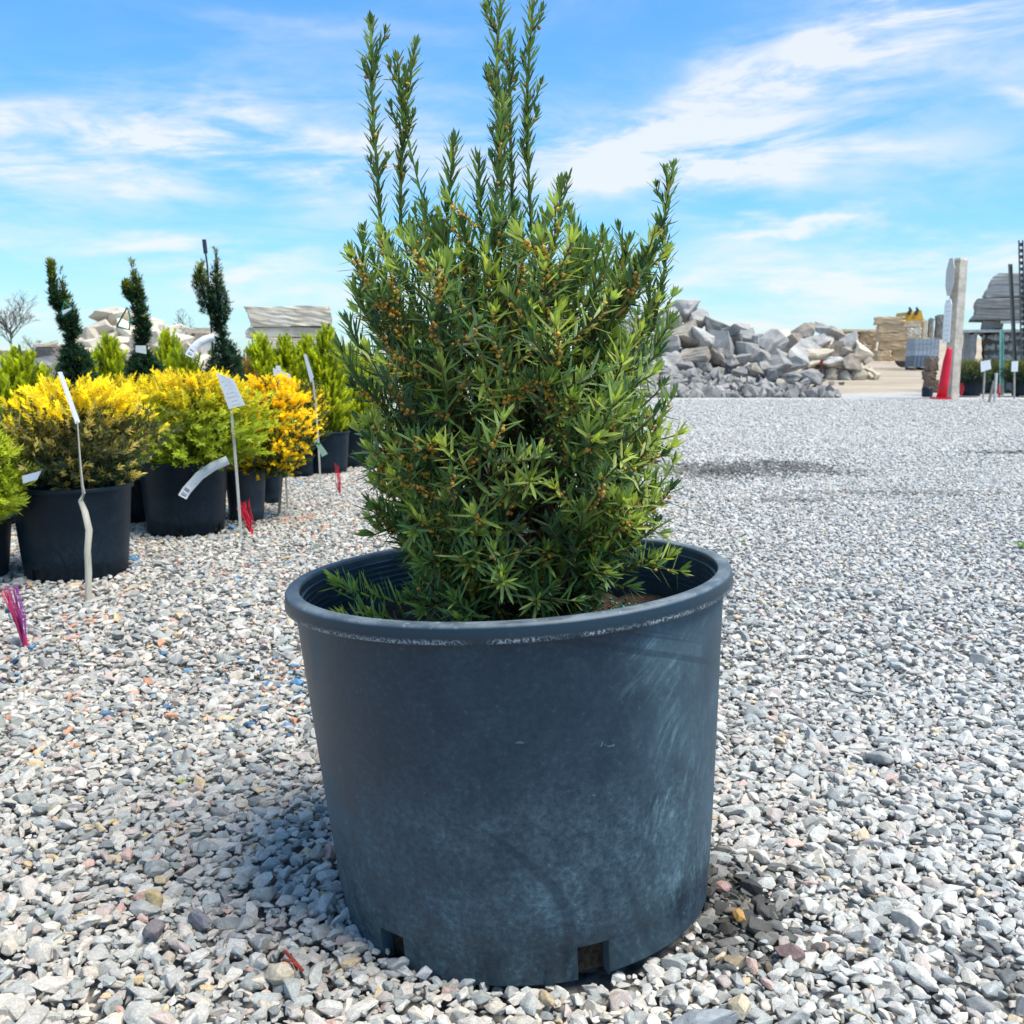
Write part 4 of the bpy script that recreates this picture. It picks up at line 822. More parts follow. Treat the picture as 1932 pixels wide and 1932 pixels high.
    # plant signs on stakes
    def stake_sign(stake, Y, quad, label, width=6, tilt=0.0, colr=(.55, .50, .38), face=True, wood=False):
        q = [P(a, c, Y) for a, c in stake]; base = Vector((q[0].x, q[0].y, 0)); root = empty('plant_sign' if quad else 'garden_stake', base, label, 'sign' if quad else 'stake', 'plant signs and stakes in the left row')
        mb = MB(); pts = [Vector((q[0].x, q[0].y, -.02)) - base] + [v - base for v in q[1:]]
        for i in range(len(pts) - 1):
            u, v = pts[i], pts[i + 1]; w = width / 2 * S(Y); t = .0022
            mb.add([u + Vector((-w, -t, 0)), u + Vector((w, -t, 0)), u + Vector((w, t, 0)), u + Vector((-w, t, 0)), v + Vector((-w, -t, 0)), v + Vector((w, -t, 0)), v + Vector((w, t, 0)), v + Vector((-w, t, 0))],
                   [(3, 2, 1, 0), (4, 5, 6, 7), (0, 1, 5, 4), (1, 2, 6, 5), (2, 3, 7, 6), (3, 0, 4, 7)], colr)
        mb.build('stake', M_wood if wood else M_paint, root)
        for qd, yo, mt in quad: card(qd, Y + yo, None, mt, parent=root, base=base)
        return root
    # the twisted stake of the nearest sign is a ribbon that turns once
    Y = 2.28; path = [(165, 1133, 10), (167, 1080, 9), (165, 1040, 6), (168, 1000, 8), (160, 965, 6), (152, 945, 2.5), (158, 930, 7), (155, 915, 6), (152, 880, 5), (149, 840, 4.5), (146, 795, 4)]
    b0 = Vector((P(165, 1133, Y).x, Y, 0)); root = empty('plant_sign', b0, 'edge-on white plant sign on a twisted pale stake before the leftmost black pot', 'sign', 'plant signs and stakes in the left row')
    V = []; Fc = []
    for i, (a, c, w) in enumerate(path):
        p = P(a, c, Y) - b0; hw = .0075; k = min(1, w / 10); dx = hw * k; dy = hw * math.sqrt(1 - k * k) * (1 if i < 6 else -1)
        if i == 0: p.z = -.02
        o_ = Vector((-dy, dx, 0)).normalized() * .0012
        V += [p + Vector((-dx, -dy, 0)) - o_, p + Vector((dx, dy, 0)) - o_, p + Vector((dx, dy, 0)) + o_, p + Vector((-dx, -dy, 0)) + o_]
    for i in range(len(path) - 1):
        for s_ in range(4): a_, b_ = i * 4 + s_, i * 4 + (s_ + 1) % 4; Fc.append((a_, b_, b_ + 4, a_ + 4))
    mk('stake', V, Fc, M_paint, root, np.tile(np.array([.58, .53, .42]), (len(V), 1)), True)
    card([(110, 702), (116, 702), (150, 796), (144, 800)], Y, None, M_paint, parent=root, base=b0, deep=.11)
    stake_sign([(455, 1000), (447, 900), (436, 770)], 3.12, [([(408, 703), (440, 716), (462, 764), (432, 772)], -.006, M_card)], 'tilted white plant sign on a straight white stake before the orange-yellow shrub', 4.5, colr=(.62, .60, .52))
    stake_sign([(543, 952), (538, 880), (533, 760)], 3.75, [([(515, 694), (548, 706), (552, 755), (518, 752)], -.006, M_card), ([(520, 690), (528, 690), (534, 712), (524, 712)], .010, M_paint)], 'double white plant sign half buried in the orange-yellow shrub', 3.5, colr=(.55, .52, .42))
    stake_sign([(605, 905), (600, 820), (595, 760), (590, 716)], 4.35, [([(573, 670), (577, 667), (592, 712), (586, 722)], 0, M_paint)], 'blue-grey sign turned edge-on atop a thin curved stake', 3.0, colr=(.60, .58, .50))
    stake_sign([(525, 962), (530, 920), (533, 880)], 3.62, [], 'short plain wooden stake beside the small blue-black pot', 5, colr=(.30, .25, .15), wood=True)
    card([(592, 831), (598, 828), (618, 856), (608, 862)], 4.20, 'green and white tag stuck on the thin curved stake', M_paint, cat='tag', c=(.35, .55, .40))
    card([(42, 898), (78, 888), (70, 905), (44, 912)], 2.36, 'white tag lying on the rim of the leftmost black pot', M_paint, cat='tag')
    # bristle markers
    def fringe(bx, by, tops_, Y, label, n, c1, c2):
        b_ = P(bx, by, Y); b_.z = -.004; mb = MB(); (x0, y0), (x1, y1) = tops_
        for i in range(n):
            f = i / (n - 1); tp = P(x0 + (x1 - x0) * f + rng.normal(0, 2), y0 + (y1 - y0) * f + rng.normal(0, 5), Y + rng.normal(0, .012)); m_ = (b_ + tp) / 2 + Vector((rng.normal(0, .004), rng.normal(0, .004), 0))
            mb.tube([b_ + Vector((rng.normal(0, .002), rng.normal(0, .002), 0)), m_, tp], [.0012, .0012, .0008], 4, tuple(mixn(c1, c2, f) * rng.uniform(.8, 1.2)))
        mb.tube([b_, b_ + Vector((0, 0, .02))], .004, 6, c1); tag(mb.build('bristle_marker', M_fringe, loc=tuple(b_)), label, 'marker', 'bristle markers in the gravel')
    RED = (.62, .012, .035)
    fringe(476, 1003, ((448, 956), (468, 948)), 3.2, 'red bristle marker beside the straight white stake', 22, RED, RED)
    fringe(641, 921, ((632, 884), (638, 882)), 4.2, 'small red bristle marker near the wide dark pot', 9, RED, RED)
    fringe(48, 1214, ((2, 1112), (34, 1106)), 1.94, 'pink and purple bristle marker at the left edge', 22, (.62, .02, .07), (.22, .05, .28))
def card(quad, Y, label, mat, parent=None, base=None, cat='sign', c=(.74, .77, .80), deep=0.0, th=.0016):
    """A thin printed card with its own thickness; quad = frame corners TL, TR, BR, BL."""
    q = [P(a, b, Y + (deep if i in (1, 2) else 0)) for i, (a, b) in enumerate(quad)]; o = base if base is not None else (q[2] + q[3]) / 2
    n = (q[1] - q[0]).cross(q[3] - q[0]).normalized() * th; V = [v - o - n for v in q] + [v - o + n for v in q]
    uv = [(0, 1), (1, 1), (1, 0), (0, 0)] * 2
    ob = mk('card' if parent else 'plant_tag', V, [(0, 1, 2, 3), (7, 6, 5, 4), (0, 4, 5, 1), (1, 5, 6, 2), (2, 6, 7, 3), (3, 7, 4, 0)], mat, parent, np.tile(np.array(c), (8, 1)), False, uv, None if parent else o)
    if label: tag(ob, label, cat)
    return ob
def strip_tag(pts, Y, w, label):
    q = [P(a, b, Y + .01 * i) for i, (a, b) in enumerate(pts)]; V = []; uv = []; Fc = []; n = len(q); hw = w / 2 * S(Y) * 1.35; t_ = .0007
    for side in (-1, 1):
        for i, p in enumerate(q):
            t = (q[min(i + 1, n - 1)] - q[max(0, i - 1)]).normalized(); s = t.cross(Vector((0, 1, 0))).normalized() * hw
            V += [p + s + Vector((0, side * t_, 0)), p - s + Vector((0, side * t_, 0))]; uv += [(i / (n - 1), 1), (i / (n - 1), 0)]
    for i in range(n - 1): a = 2 * i; Fc.append((a, a + 1, a + 3, a + 2)); b = a + 2 * n; Fc.append((b + 2, b + 3, b + 1, b)); Fc.append((a, a + 2, b + 2, b)); Fc.append((a + 1, b + 1, b + 3, a + 3))
    o = q[-1]; tag(mk('strip_tag', [v - o for v in V], Fc, M_strip, None, None, True, uv, o), label, 'tag')

# ------------------------------------------------------------------ boulders, slabs, blocks
def boulder_mesh(seed, mat, flat=.8):
    bm = hull_stone(seed, 9 + seed % 5, flat, .12, .025)
    bmesh.ops.triangulate(bm, faces=bm.faces); bmesh.ops.subdivide_edges(bm, edges=bm.edges, cuts=2, use_grid_fill=True); bmesh.ops.triangulate(bm, faces=bm.faces); bm.normal_update()
    for v in bm.verts:
        q = v.co * 2.3 + Vector((seed, 0, 0)); v.co += v.normal * (mnoise.noise(q) * .10 + mnoise.noise(q * 2.7) * .05)
    return bm_mesh('boulder', bm, mat)
ORD = ['first', 'second', 'third', 'fourth', 'fifth', 'sixth', 'seventh', 'eighth', 'ninth', 'tenth', 'eleventh', 'twelfth', 'thirteenth', 'fourteenth', 'fifteenth', 'sixteenth']
def rock_pile(rocks, Y0, base_y, slope, mat, pile, group, seed, tiers):
    """rocks: (cx, cy, w, h) in the frame; lower rocks lie nearer. Every boulder is a thing; labels count along each tier."""
    rr = random.Random(seed); rows = {}
    for r in rocks:
        i = next(k for k, (lim, nm) in enumerate(tiers) if r[1] <= lim); rows.setdefault(i, []).append(r)
    for i, row in rows.items():
        for j, (cx, cy, w, h) in enumerate(sorted(row)):
            Y = Y0 + (base_y - cy) * slope * S(Y0); c = P(cx, cy, Y); s = S(Y)
            me = boulder_mesh(rr.randrange(9999), rr.choice(mat) if isinstance(mat, tuple) else mat, 1.0)
            co = np.array([v.co[:] for v in me.vertices]); e = Euler((rr.uniform(-.5, .5), rr.uniform(-.3, .3), rr.uniform(0, 6.28))).to_matrix(); co = co @ np.array(e).T
            ext = np.ptp(co, axis=0); co = (co - (co.max(0) + co.min(0)) / 2) / ext * np.array([w * s * 1.12, (w + h) / 2 * s * 1.1, h * s * 1.12])
            me.vertices.foreach_set('co', co.astype(np.float32).ravel()); me.update()
            o = bpy.data.objects.new('boulder', me); zmin = co[:, 2].min(); o.location = (c.x, c.y, c.z); link(o)
            n = ORD[j] + ' boulder from the left' if len(row) > 1 else 'single boulder'
            tag(o, f'{n} {tiers[i][1]} of the {pile}', 'boulder', group)
def mound(name, label, x0, x1, prof, Y0, depth, mat, seed, cat='rubble', n=420, rs=(.05, .16), tmax=.35):
    """Heap of broken stone behind and under the boulders: a lumpy body plus loose pieces lying on its face."""
    r = np.random.default_rng(seed); nx, ny = 40, 12; V = []; Fc = []
    xs = np.linspace(x0, x1, nx); hx = np.interp(xs, np.linspace(x0, x1, len(prof)), prof)
    for i in range(nx):
        for j in range(ny):
            t = j / (ny - 1); hh = hx[i] * math.sin(min(1, t / .55) * math.pi / 2) * (1 if t < .55 else math.cos((t - .55) / .45 * math.pi / 2))
            V.append((xs[i], Y0 + t * depth, max(-.05, hh + r.normal(0, .05) * (0 < t < 1)) - .03))
    for i in range(nx - 1):
        for j in range(ny - 1): a = i * ny + j; Fc.append((a, a + ny, a + ny + 1, a + 1))
    V = [tuple(v) for v in V]; kinds = []
    for k in range(6):
        bm = hull_stone(900 + seed + k, 12, .8, .25); bmesh.ops.triangulate(bm, faces=bm.faces); kinds.append(([v.co.copy() for v in bm.verts], [[v.index for v in f.verts] for f in bm.faces])); bm.free()
    for q in range(n):
        x = r.uniform(x0, x1); t = r.uniform(-.04, tmax) ; h0 = np.interp(x, xs, hx) * math.sin(min(1, max(0, t) / .55) * math.pi / 2); s = r.uniform(*rs) * (1.1 - t)
        vs, fs = kinds[q % 6]; M = Euler(r.uniform(0, 6.28, 3)).to_matrix(); b = len(V); c = Vector((x, Y0 + t * depth, h0 + s * .25))
        V += [tuple(M @ v * s + c) for v in vs]; Fc += [tuple(i + b for i in f) for f in fs]
    o = Vector(((x0 + x1) / 2, Y0 + depth / 2, 0)); V = [tuple(Vector(v) - o) for v in V]
    ob = mk(name, V, Fc, mat, None, None, False, None, o); tag(ob, label, cat, kind='stuff'); return ob
def rough_block(name, label, lo, hi, mat, cat='block', group=None, jit=.03, taper=0.0, rotz=0.0, seed=0, nx=7, parent=None):
    """Quarried stone block: a box whose faces are broken up by a coarse grid; taper leans its left end."""
    r = np.random.default_rng(seed + 500); bm = bmesh.new(); bmesh.ops.create_cube(bm, size=1.0); bmesh.ops.subdivide_edges(bm, edges=bm.edges, cuts=nx - 2, use_grid_fill=True)
    sx, sy, sz = (hi[i] - lo[i] for i in range(3)); c = Vector([(hi[i] + lo[i]) / 2 for i in range(3)])
    jit = min(jit, .20 * min(sx, sz) / (nx - 1)); ph = r.uniform(0, 6.28, 4)
    for v in bm.verts:
        k = Vector((r.normal() * jit, r.normal() * jit, r.normal() * jit * .5)) + Vector((math.sin(v.co.z * 5 + ph[0]) * .012 * sx, math.sin(v.co.x * 5 + ph[1]) * .02 * sz, math.sin(v.co.x * 6 + ph[2]) * .025 * sz))
        edge_ = sum(abs(abs(q) - .5) < 1e-4 for q in v.co) >= 2
        v.co = Vector((v.co.x * sx, v.co.y * sy, v.co.z * sz)); 
        if taper and v.co.x < 0: v.co.x += taper * (v.co.z / sz) 
        v.co += k * (1.3 if edge_ else .8); 
        if edge_: v.co *= .985
    me = bm_mesh(name, bm, mat); ob = bpy.data.objects.new(name, me); ob.location = (c.x, c.y, lo[2]); ob.rotation_euler.z = rotz
    for v in me.vertices: v.co.z += sz / 2
    return tag(link(ob, parent), label, cat, group)
def fb(x0, x1, y0, y1, Y, d):
    """Box from a frame rectangle with its face at depth Y."""
    a, b = P(x0, y1, Y), P(x1, y0, Y); return (a.x, Y, a.z), (b.x, Y + d, b.z)

def right_side():
    c3 = lambda L: [((1950 + a / 1.799) * .6389, (700 + b / 1.799) * .6389, w / 1.799 * .6389, h / 1.799 * .6389) for a, b, w, h in L]
    grey = c3([(130, 400, 150, 130), (215, 440, 120, 120), (60, 440, 110, 120), (-40, 440, 120, 120), (130, 515, 190, 140), (300, 475, 130, 100), (235, 545, 140, 130), (320, 575, 120, 150), (400, 500, 150, 80), (455, 530, 85, 85), (400, 562, 95, 90),
               (190, 635, 160, 95), (40, 560, 130, 130), (295, 635, 90, 80), (470, 615, 120, 110), (590, 565, 170, 140), (535, 640, 110, 90), (435, 645, 95, 75), (650, 668, 225, 135), (725, 640, 100, 110), (790, 742, 125, 80), (610, 735, 80, 55), (695, 752, 95, 55),
               (380, 665, 90, 75), (60, 660, 140, 100), (-60, 560, 140, 130), (-60, 680, 140, 110), (-150, 500, 150, 150), (-160, 640, 150, 130), (20, 500, 90, 90), (510, 560, 90, 80), (355, 640, 60, 60), (850, 772, 55, 32), (960, 778, 36, 18), (910, 776, 40, 20), (120, 700, 100, 70), (240, 700, 90, 60), (500, 700, 90, 60), (560, 690, 70, 60), (300, 720, 80, 55), (420, 720, 80, 55),
               (770, 770, 60, 40), (20, 740, 90, 60)])
    rock_pile(grey, 15.2, 735, 1.2, (M_rock_grey, M_rock_grey, M_rock_grey, M_rock_brown, M_rock_dark, M_rock_pale2), 'grey boulder pile', 'boulders of the grey pile', 61, [(640, 'along the crest'), (668, 'on the upper slope'), (692, 'on the middle slope'), (9999, 'at the foot')])
    mound('rubble_heap', 'broken grey rubble filling the grey boulder pile', P(1130, 700, 16).x, P(1540, 700, 16).x, [.3, .75, .8, .72, .55, .38, .2, .08], 14.9, 3.4, M_rock_grey, 7, n=420, rs=(.05, .14), tmax=.16)
    pale = c3([(740, 500, 130, 80), (690, 560, 130, 90), (850, 497, 90, 85), (915, 528, 110, 100), (1000, 552, 100, 90), (825, 565, 130, 90), (760, 590, 150, 90), (885, 562, 80, 70), (930, 602, 80, 90), (1070, 622, 110, 130), (820, 625, 170, 60), (990, 612, 80, 50), (920, 668, 120, 60), (1010, 662, 100, 80), (630, 530, 140, 70), (800, 662, 90, 55), (1100, 660, 50, 40), (870, 625, 80, 60)])
    rock_pile(pale, 27, 697, 1.0, (M_rock_pale, M_rock_pale2, M_rock_pale, M_rock_brown), 'pale boulder pile', 'boulders of the pale pile', 67, [(640, 'along the crest'), (662, 'on the slope'), (9999, 'at the foot')])
    mound('rubble_heap', 'pale rubble inside the pale boulder pile', P(1440, 690, 28).x, P(1640, 690, 28).x, [.3, .9, 1.0, .8, .3], 27.3, 4, M_rock_pale, 17, n=160, rs=(.1, .25))
    # far bank of tan earth and the stacked stone yard
    def bank(name, pts, Y, d, mat):
        V = []; Fc = []; n = len(pts)
        for x, y in pts: p = P(x, y, Y); V += [(p.x, Y - d * .5, -.1), (p.x, Y, p.z), (p.x, Y + d, p.z * .96), (p.x, Y + d * 1.6, -.1)]
        for i in range(n - 1):
            for k in range(3): a = i * 4 + k; Fc.append((a, a + 4, a + 5, a + 1))
        return tag(mk(name, V, Fc, mat, smooth=True), kind='structure')
    bank('hill', [(1380, 668), (1470, 648), (1540, 640), (1590, 632), (1640, 630), (1700, 640), (1800, 636), (1900, 640), (2100, 650)], 95, 12, M_dirt)
    for i, (x0, x1, y0, y1) in enumerate(((1592, 1628, 627, 650), (1630, 1662, 624, 650), (1590, 1626, 652, 680), (1628, 1660, 652, 681))):
        rough_block('stone_block', f'{("upper left", "upper right", "lower left", "lower right")[i]} block of the brown wall left of the tan block stack', *fb(x0, x1, y0, y1, 57, 1.6), M_block_tan, group='brown stone blocks', jit=.06, seed=i, rotz=-.3)
    lo, hi = fb(1589, 1663, 621, 626, 57, 1.7); rough_block('capping_slab', 'pale capping slab on the brown stone wall', lo, hi, M_slab_beige, 'slab', jit=.02, seed=8)
    lay = [(1662, 1716, 597, 611), (1668, 1723, 611, 628), (1668, 1723, 628, 644), (1670, 1724, 644, 660), (1690, 1725, 660, 681), (1663, 1689, 661, 681)]
    nm = ['top', 'second from the top', 'third from the top', 'fourth from the top', 'bottom right', 'bottom left']
    for i, q in enumerate(lay): rough_block('stone_block', f'tan stone block, {nm[i]} of the tall tan stack', *fb(*q, 54, 1.7), M_block_tan, group='blocks of the tan stack', jit=.045, seed=20 + i, rotz=-.24 + .04 * (i % 3 - 1))
    for i, (q, mt, lb) in enumerate((((1725, 1750, 618, 637), M_slab_beige, 'tan-grey stone pallet right of the tan stack'), ((1723, 1748, 606, 617), M_slab_beige, 'low grey stone course above the tan-grey pallet'), ((1751, 1762, 604, 637), M_slab_beige, 'narrow pale pallet of stone behind the post'), ((1763, 1774, 600, 637), M_slab_grey, 'dark narrow pallet left of the post'), ((1776, 1800, 594, 640), M_slab_grey, 'grey pallet of stone behind the post'))):
        rough_block('stone_pallet', lb, *fb(*q, 50 + i * .3, 1.6), mt, 'pallet', 'stone pallets behind the post', jit=.04, seed=40 + i, rotz=-.35)
    # film-wrapped pallet: load, film ribs and skid
    lo, hi = fb(1725, 1774, 638, 678, 46, 1.1); b = Vector(((lo[0] + hi[0]) / 2, 46.55, 0)); root = empty('wrapped_pallet', b, 'blue-grey film-wrapped pallet in front of the stone pallets', 'pallet')
    mb = MB(); w = (hi[0] - lo[0]) / 2; hz = hi[2]
    for k in range(5): z0 = .14 + (hz - .14) * k / 5; mb.box((-w, -.5, z0), (w, .5, z0 + (hz - .14) / 5 - .012), tuple(np.array((.30, .36, .42) if k > 1 else (.09, .13, .19)) * rng.uniform(.85, 1.15)))
    mb.build('load', M_metal, root); mb = MB()
    for k in range(-3, 4): mb.tube([(k * w / 3.2, -.515, .14), (k * w / 3.2 + .03, -.505, hz - .02)], .010, 5, (.36, .42, .48))
    mb.build('film', M_metal, root); mb = MB()
    for k in (-1, 0, 1): mb.box((k * w * .85 - .07, -.5, 0), (k * w * .85 + .07, .5, .12), (.10, .08, .06))
    mb.build('skid', M_wood, root)
    # yellow loader behind the tan stack: cab top and bucket tines show
    b = P(1709, 690, 60); b.z = 0; root = empty('wheel_loader', b, 'yellow loader whose top shows above the tan block stack', 'loader'); s = S(60)
    top = P(1709, 582, 60).z; mb = MB(); mb.box((-19 * s, -.8, .6), (19 * s, .8, top - 20 * s), (.55, .30, .03))
    mb.add([(-18 * s, -.7, top - 20 * s), (19 * s, -.7, top - 20 * s), (14 * s, -.7, top - 4 * s), (4 * s, -.7, top - 12 * s), (-14 * s, -.7, top - 8 * s), (-18 * s, .7, top - 20 * s), (19 * s, .7, top - 20 * s), (14 * s, .7, top - 4 * s), (4 * s, .7, top - 12 * s), (-14 * s, .7, top - 8 * s)],
           [(0, 1, 2, 3, 4), (9, 8, 7, 6, 5), (0, 5, 6, 1), (1, 6, 7, 2), (2, 7, 8, 3), (3, 8, 9, 4), (4, 9, 5, 0)], (.62, .36, .04)); mb.build('body', M_paint, root)
    for k, x in enumerate((-10, 3)):
        mb = MB(); mb.tube([((x) * s, -.75, top - 12 * s), ((x + 4) * s, -.75, top - 4 * s), ((x + 1) * s, -.75, top + 1 * s)], [.12, .10, .05], 6, (.05, .04, .03)); mb.build('tine', M_metal, root)
    for x in (-1, 1):
        mb = MB(); mb.tube([(x * 12 * s, -.95, .55), (x * 12 * s, -.6, .55)], .55, 18, (.02, .02, .02)); mb.build('wheel', M_paint, root)
    # posts with stripes in the dirt yard
    for i, (x, y0, y1, w) in enumerate(((1549, 681, 699, 6), (1521, 680, 692, 5))):
        p = P(x, y1, 22 + i); q = P(x, y0, 22 + i); mb = MB(); mb.tube([(p.x, p.y, -.03), (p.x, p.y, q.z - .08)], .035, 8, (.06, .02, .025)); mb.tube([(p.x, p.y, q.z - .08), (p.x, p.y, q.z)], .037, 8, (.25, .02, .03))
        tag(mb.build('marker_post', M_paint, loc=(p.x, p.y, -.03)), ('dark red short post at the foot of the grey pile', 'fainter short red post left of the dark red one')[i], 'post')
    # ---- the timber sign post
    g = G(1794, 751); Y = g.y; s = S(Y); top = P(1812, 487, Y).z; root = empty('sign_post', (g.x, Y, 0), 'weathered grey timber post carrying two edge-on signs', 'post')
    mb = MB(); w = 9.5 * s; M = Matrix.Rotation(math.radians(24), 4, 'Z'); lean = P(1813, 487, Y).x - g.x - (top * 0)
    V = []
    for z, k in ((-.03, 1.0), (top - .03, 1.0), (top, .72)):
        for x, y in ((-w, -w), (w, -w), (w, w), (-w, w)): p = M @ Vector((x * k, y * k, 0)); V.append((p.x + (lean - .0) * max(0, z) / top * .35, p.y, z))
    mb.add(V, [(3, 2, 1, 0), (0, 1, 5, 4), (1, 2, 6, 5), (2, 3, 7, 6), (3, 0, 4, 7), (4, 5, 9, 8), (5, 6, 10, 9), (6, 7, 11, 10), (7, 4, 8, 11), (8, 9, 10, 11)], (.52, .47, .39)); mb.build('timber', M_wood, root)
    def plate(name, cz, hw, hh, octa, mat, c):
        cs = [(math.cos(math.pi / 8 + k * math.pi / 4) / math.cos(math.pi / 8), math.sin(math.pi / 8 + k * math.pi / 4) / math.cos(math.pi / 8)) for k in range(8)] if octa else [(-1, -1), (1, -1), (1, .75), (.6, 1), (-.6, 1), (-1, .75)]
        R_ = Matrix.Rotation(math.radians(79), 4, 'Z'); n = len(cs); V = []
        for yy in (-.004, .004):
            for a, b_ in cs: p = R_ @ Vector((a * hw, yy, 0)); V.append((p.x + lean * .3 * cz / top - w * 2.0, p.y - .05, cz + b_ * hh))
        uv = [((a + 1) / 2, (b_ + 1) / 2) for a, b_ in cs] * 2
        mk(name, V, [tuple(range(n)), tuple(range(2 * n - 1, n - 1, -1))] + [(k, k + n, (k + 1) % n + n, (k + 1) % n) for k in range(n)], mat, root, np.tile(np.array(c), (2 * n, 1)), False, uv)
    z1 = P(1797, 523, Y).z; z2 = P(1796, 606, Y).z
    plate('octagon_sign', z1, .25, .25, True, M_paint, (.50, .50, .48)); plate('notice_board', z2, .22, .29, False, M_card, (.6, .62, .66))
    # ---- red traffic cone and dark pots round the post
    g = G(1768, 752); Y = g.y - .15; root = empty('traffic_cone', (g.x, Y, 0), 'slim red traffic cone leaning against the timber post', 'cone'); s = S(Y); hz = P(1770, 656, Y).z
    mb = MB(); tx = 9 * s; mb.tube([(0, 0, .02), (tx * .25, 0, hz * .3), (tx * .7, 0, hz * .75), (tx, 0, hz * .96), (tx, 0, hz)], [9.5 * s, 8.6 * s, 7.2 * s, 5.4 * s, 3 * s], 18, (.66, .008, .03)); mb.build('body', M_paint, root, smooth=True)
    mb = MB(); mb.box((-17 * s, -13 * s, 0), (13 * s, 13 * s, .025), (.60, .01, .03)); mb.build('base', M_paint, root)
    g = G(1749, 749); mb = MB(); hz = .145; V = []
    mb.tube([(g.x, g.y, .0), (g.x, g.y, .015), (g.x, g.y, hz - .02), (g.x, g.y, hz)], [.062, .075, .078, .062], 14, (.012, .02, .035)); tag(mb.build('black_bucket', M_paint, smooth=True, loc=tuple(g)), 'squat dark bucket on the gravel left of the red cone', 'bucket')
    for i, (x0, x1, y0, y1) in enumerate(((1753, 1772, 716, 741), (1751, 1768, 700, 716), (1755, 1772, 676, 700))):
        rough_block('brown_stone', ('lowest', 'middle', 'topmost')[i] + ' of the brown rough stones stacked behind the red cone', *fb(x0, x1, y0, y1, 15.6, .25), M_block_tan if i == 9 else M_brown, 'stone', 'brown stones behind the cone', jit=.015, seed=60 + i)
    # ---- grey slabs on the stone bin at the right edge
    before = set(sc.objects); Ys = 17.0; top4 = [(1852, 2120, 516, 539.5, 13, 'top'), (1841, 2100, 539.5, 563, 10, 'second from the top'), (1829, 2090, 563, 584, 5, 'third from the top'), (1824, 2090, 584, 604, 6, 'bottom')]
    for i, (x0, x1, y0, y1, tp, nm_) in enumerate(top4):
        rough_block('stone_slab', f'grey stone slab, {nm_} of the slab stack at the right edge', *fb(x0, x1, y0 + .3, y1 - .3, Ys + .12 * (i < 2), 1.5), M_slab_grey if i > 1 else M_slab_mid, 'slab', 'slabs stacked at the right edge', jit=.012, taper=tp * S(Ys), seed=70 + i, nx=9)
    lo, hi = fb(1836, 1872, 604.5, 622, Ys + .1, 1.2); rough_block('stone_spacer', 'short stone spacer under the left end of the slab stack', lo, hi, M_slab_grey, 'block', jit=.01, seed=80)
    lo, hi = fb(1930, 2060, 604.5, 622, Ys + .1, 1.2); rough_block('stone_spacer', 'stone spacer under the right end of the slab stack', lo, hi, M_slab_grey, 'block', jit=.01, seed=81)
    mb = MB(); lo, hi = fb(1874, 1990, 606, 611, Ys - .05, .12); mb.box(lo, hi, (.55, .54, .50)); tag(mb.build('timber_plank', M_wood, loc=lo), 'short white plank wedged under the slab stack', 'plank')
    mb = MB(); lo, hi = fb(1812, 2080, 622.4, 627.4, Ys - .25, 1.9); mb.box(lo, hi, (.50, .49, .46)); tag(mb.build('timber_plank', M_wood, loc=lo), 'long pale plank capping the stone bin at the right edge', 'plank')
    lo, hi = fb(1816, 1842, 628, 690, Ys - .2, 1.7); lo = (lo[0], lo[1], 0); rough_block('bin_wall', 'dark end wall of the stone bin behind the low shrubs', lo, hi, M_slab_grey, 'wall', jit=.008, seed=84)
    # stones held in the bin
    for i in range(30):
        cx = 1850 + (i % 10) * 9.5 + (i // 10 % 2) * 4; cy = 637 + (i // 10) * 19; p = P(cx, cy, Ys - .12); me = boulder_mesh(300 + i, M_slab_mid, .8); o = bpy.data.objects.new('bin_stone', me); sz = 8.2 * S(Ys)
        o.scale = (sz, sz * 1.2, sz * 1.1); o.rotation_euler = (rnd.uniform(-.4, .4), rnd.uniform(-.4, .4), rnd.uniform(0, 6.28)); o.location = p; link(o)
        tag(o, f'{ORD[i % 10]} stone from the left in the {("top", "middle", "bottom")[i // 10]} course of the stone bin', 'stone', 'stones in the bin')
    lo, hi = fb(1838, 1990, 630, 690, Ys + .10, .8); rough_block('bin_fill', 'shadowed rubble core behind the stones of the bin', (lo[0], lo[1], 0), hi, M_slab_grey, 'rubble', jit=.03, seed=85)
    pv = Vector(P(1816, 690, Ys - .2)); Rm = Matrix.Rotation(-.40, 4, 'Z')      # the bin stands turned towards the yard
    for o in set(sc.objects) - before:
        d = o.location - pv; q = Rm @ Vector((d.x, d.y, 0)); o.location = (pv.x + q.x, pv.y + q.y, o.location.z); o.rotation_euler.z -= .40
    # ---- metal stakes at the right edge
    for i, (xa, ya, xb, yb, c, lb) in enumerate(((1907, 498, 1918, 700, (.10, .115, .105), 'dark metal stake before the slab stack'), (1927, 453, 1932, 700, (.075, .08, .09), 'tall perforated metal stake at the right edge'), (1891, 622, 1893, 690, (.30, .60, .50), 'mint green metal stake before the stone bin'))):
        Y = 15.3 + .2 * i; a = P(xa, ya, Y); b_ = P(xb, yb, Y); b_.z = max(b_.z, .02); s = S(Y); mb = MB(); w = (3.2, 4.2, 3.4)[i] * s; ft = Vector((b_.x + (b_.x - a.x) * .2, Y, -.03))
        for dx in (-w, w * .7): mb.add([ft + Vector((dx, 0, 0)), ft + Vector((dx + .3 * w, 0, 0)), ft + Vector((dx + .3 * w, .03, 0)), ft + Vector((dx, .03, 0))] + [a + Vector((dx, 0, 0)), a + Vector((dx + .3 * w, 0, 0)), a + Vector((dx + .3 * w, .03, 0)), a + Vector((dx, .03, 0))],
                                       [(3, 2, 1, 0), (4, 5, 6, 7), (0, 1, 5, 4), (1, 2, 6, 5), (2, 3, 7, 6), (3, 0, 4, 7)], c)
        n = 26 if i == 1 else 1
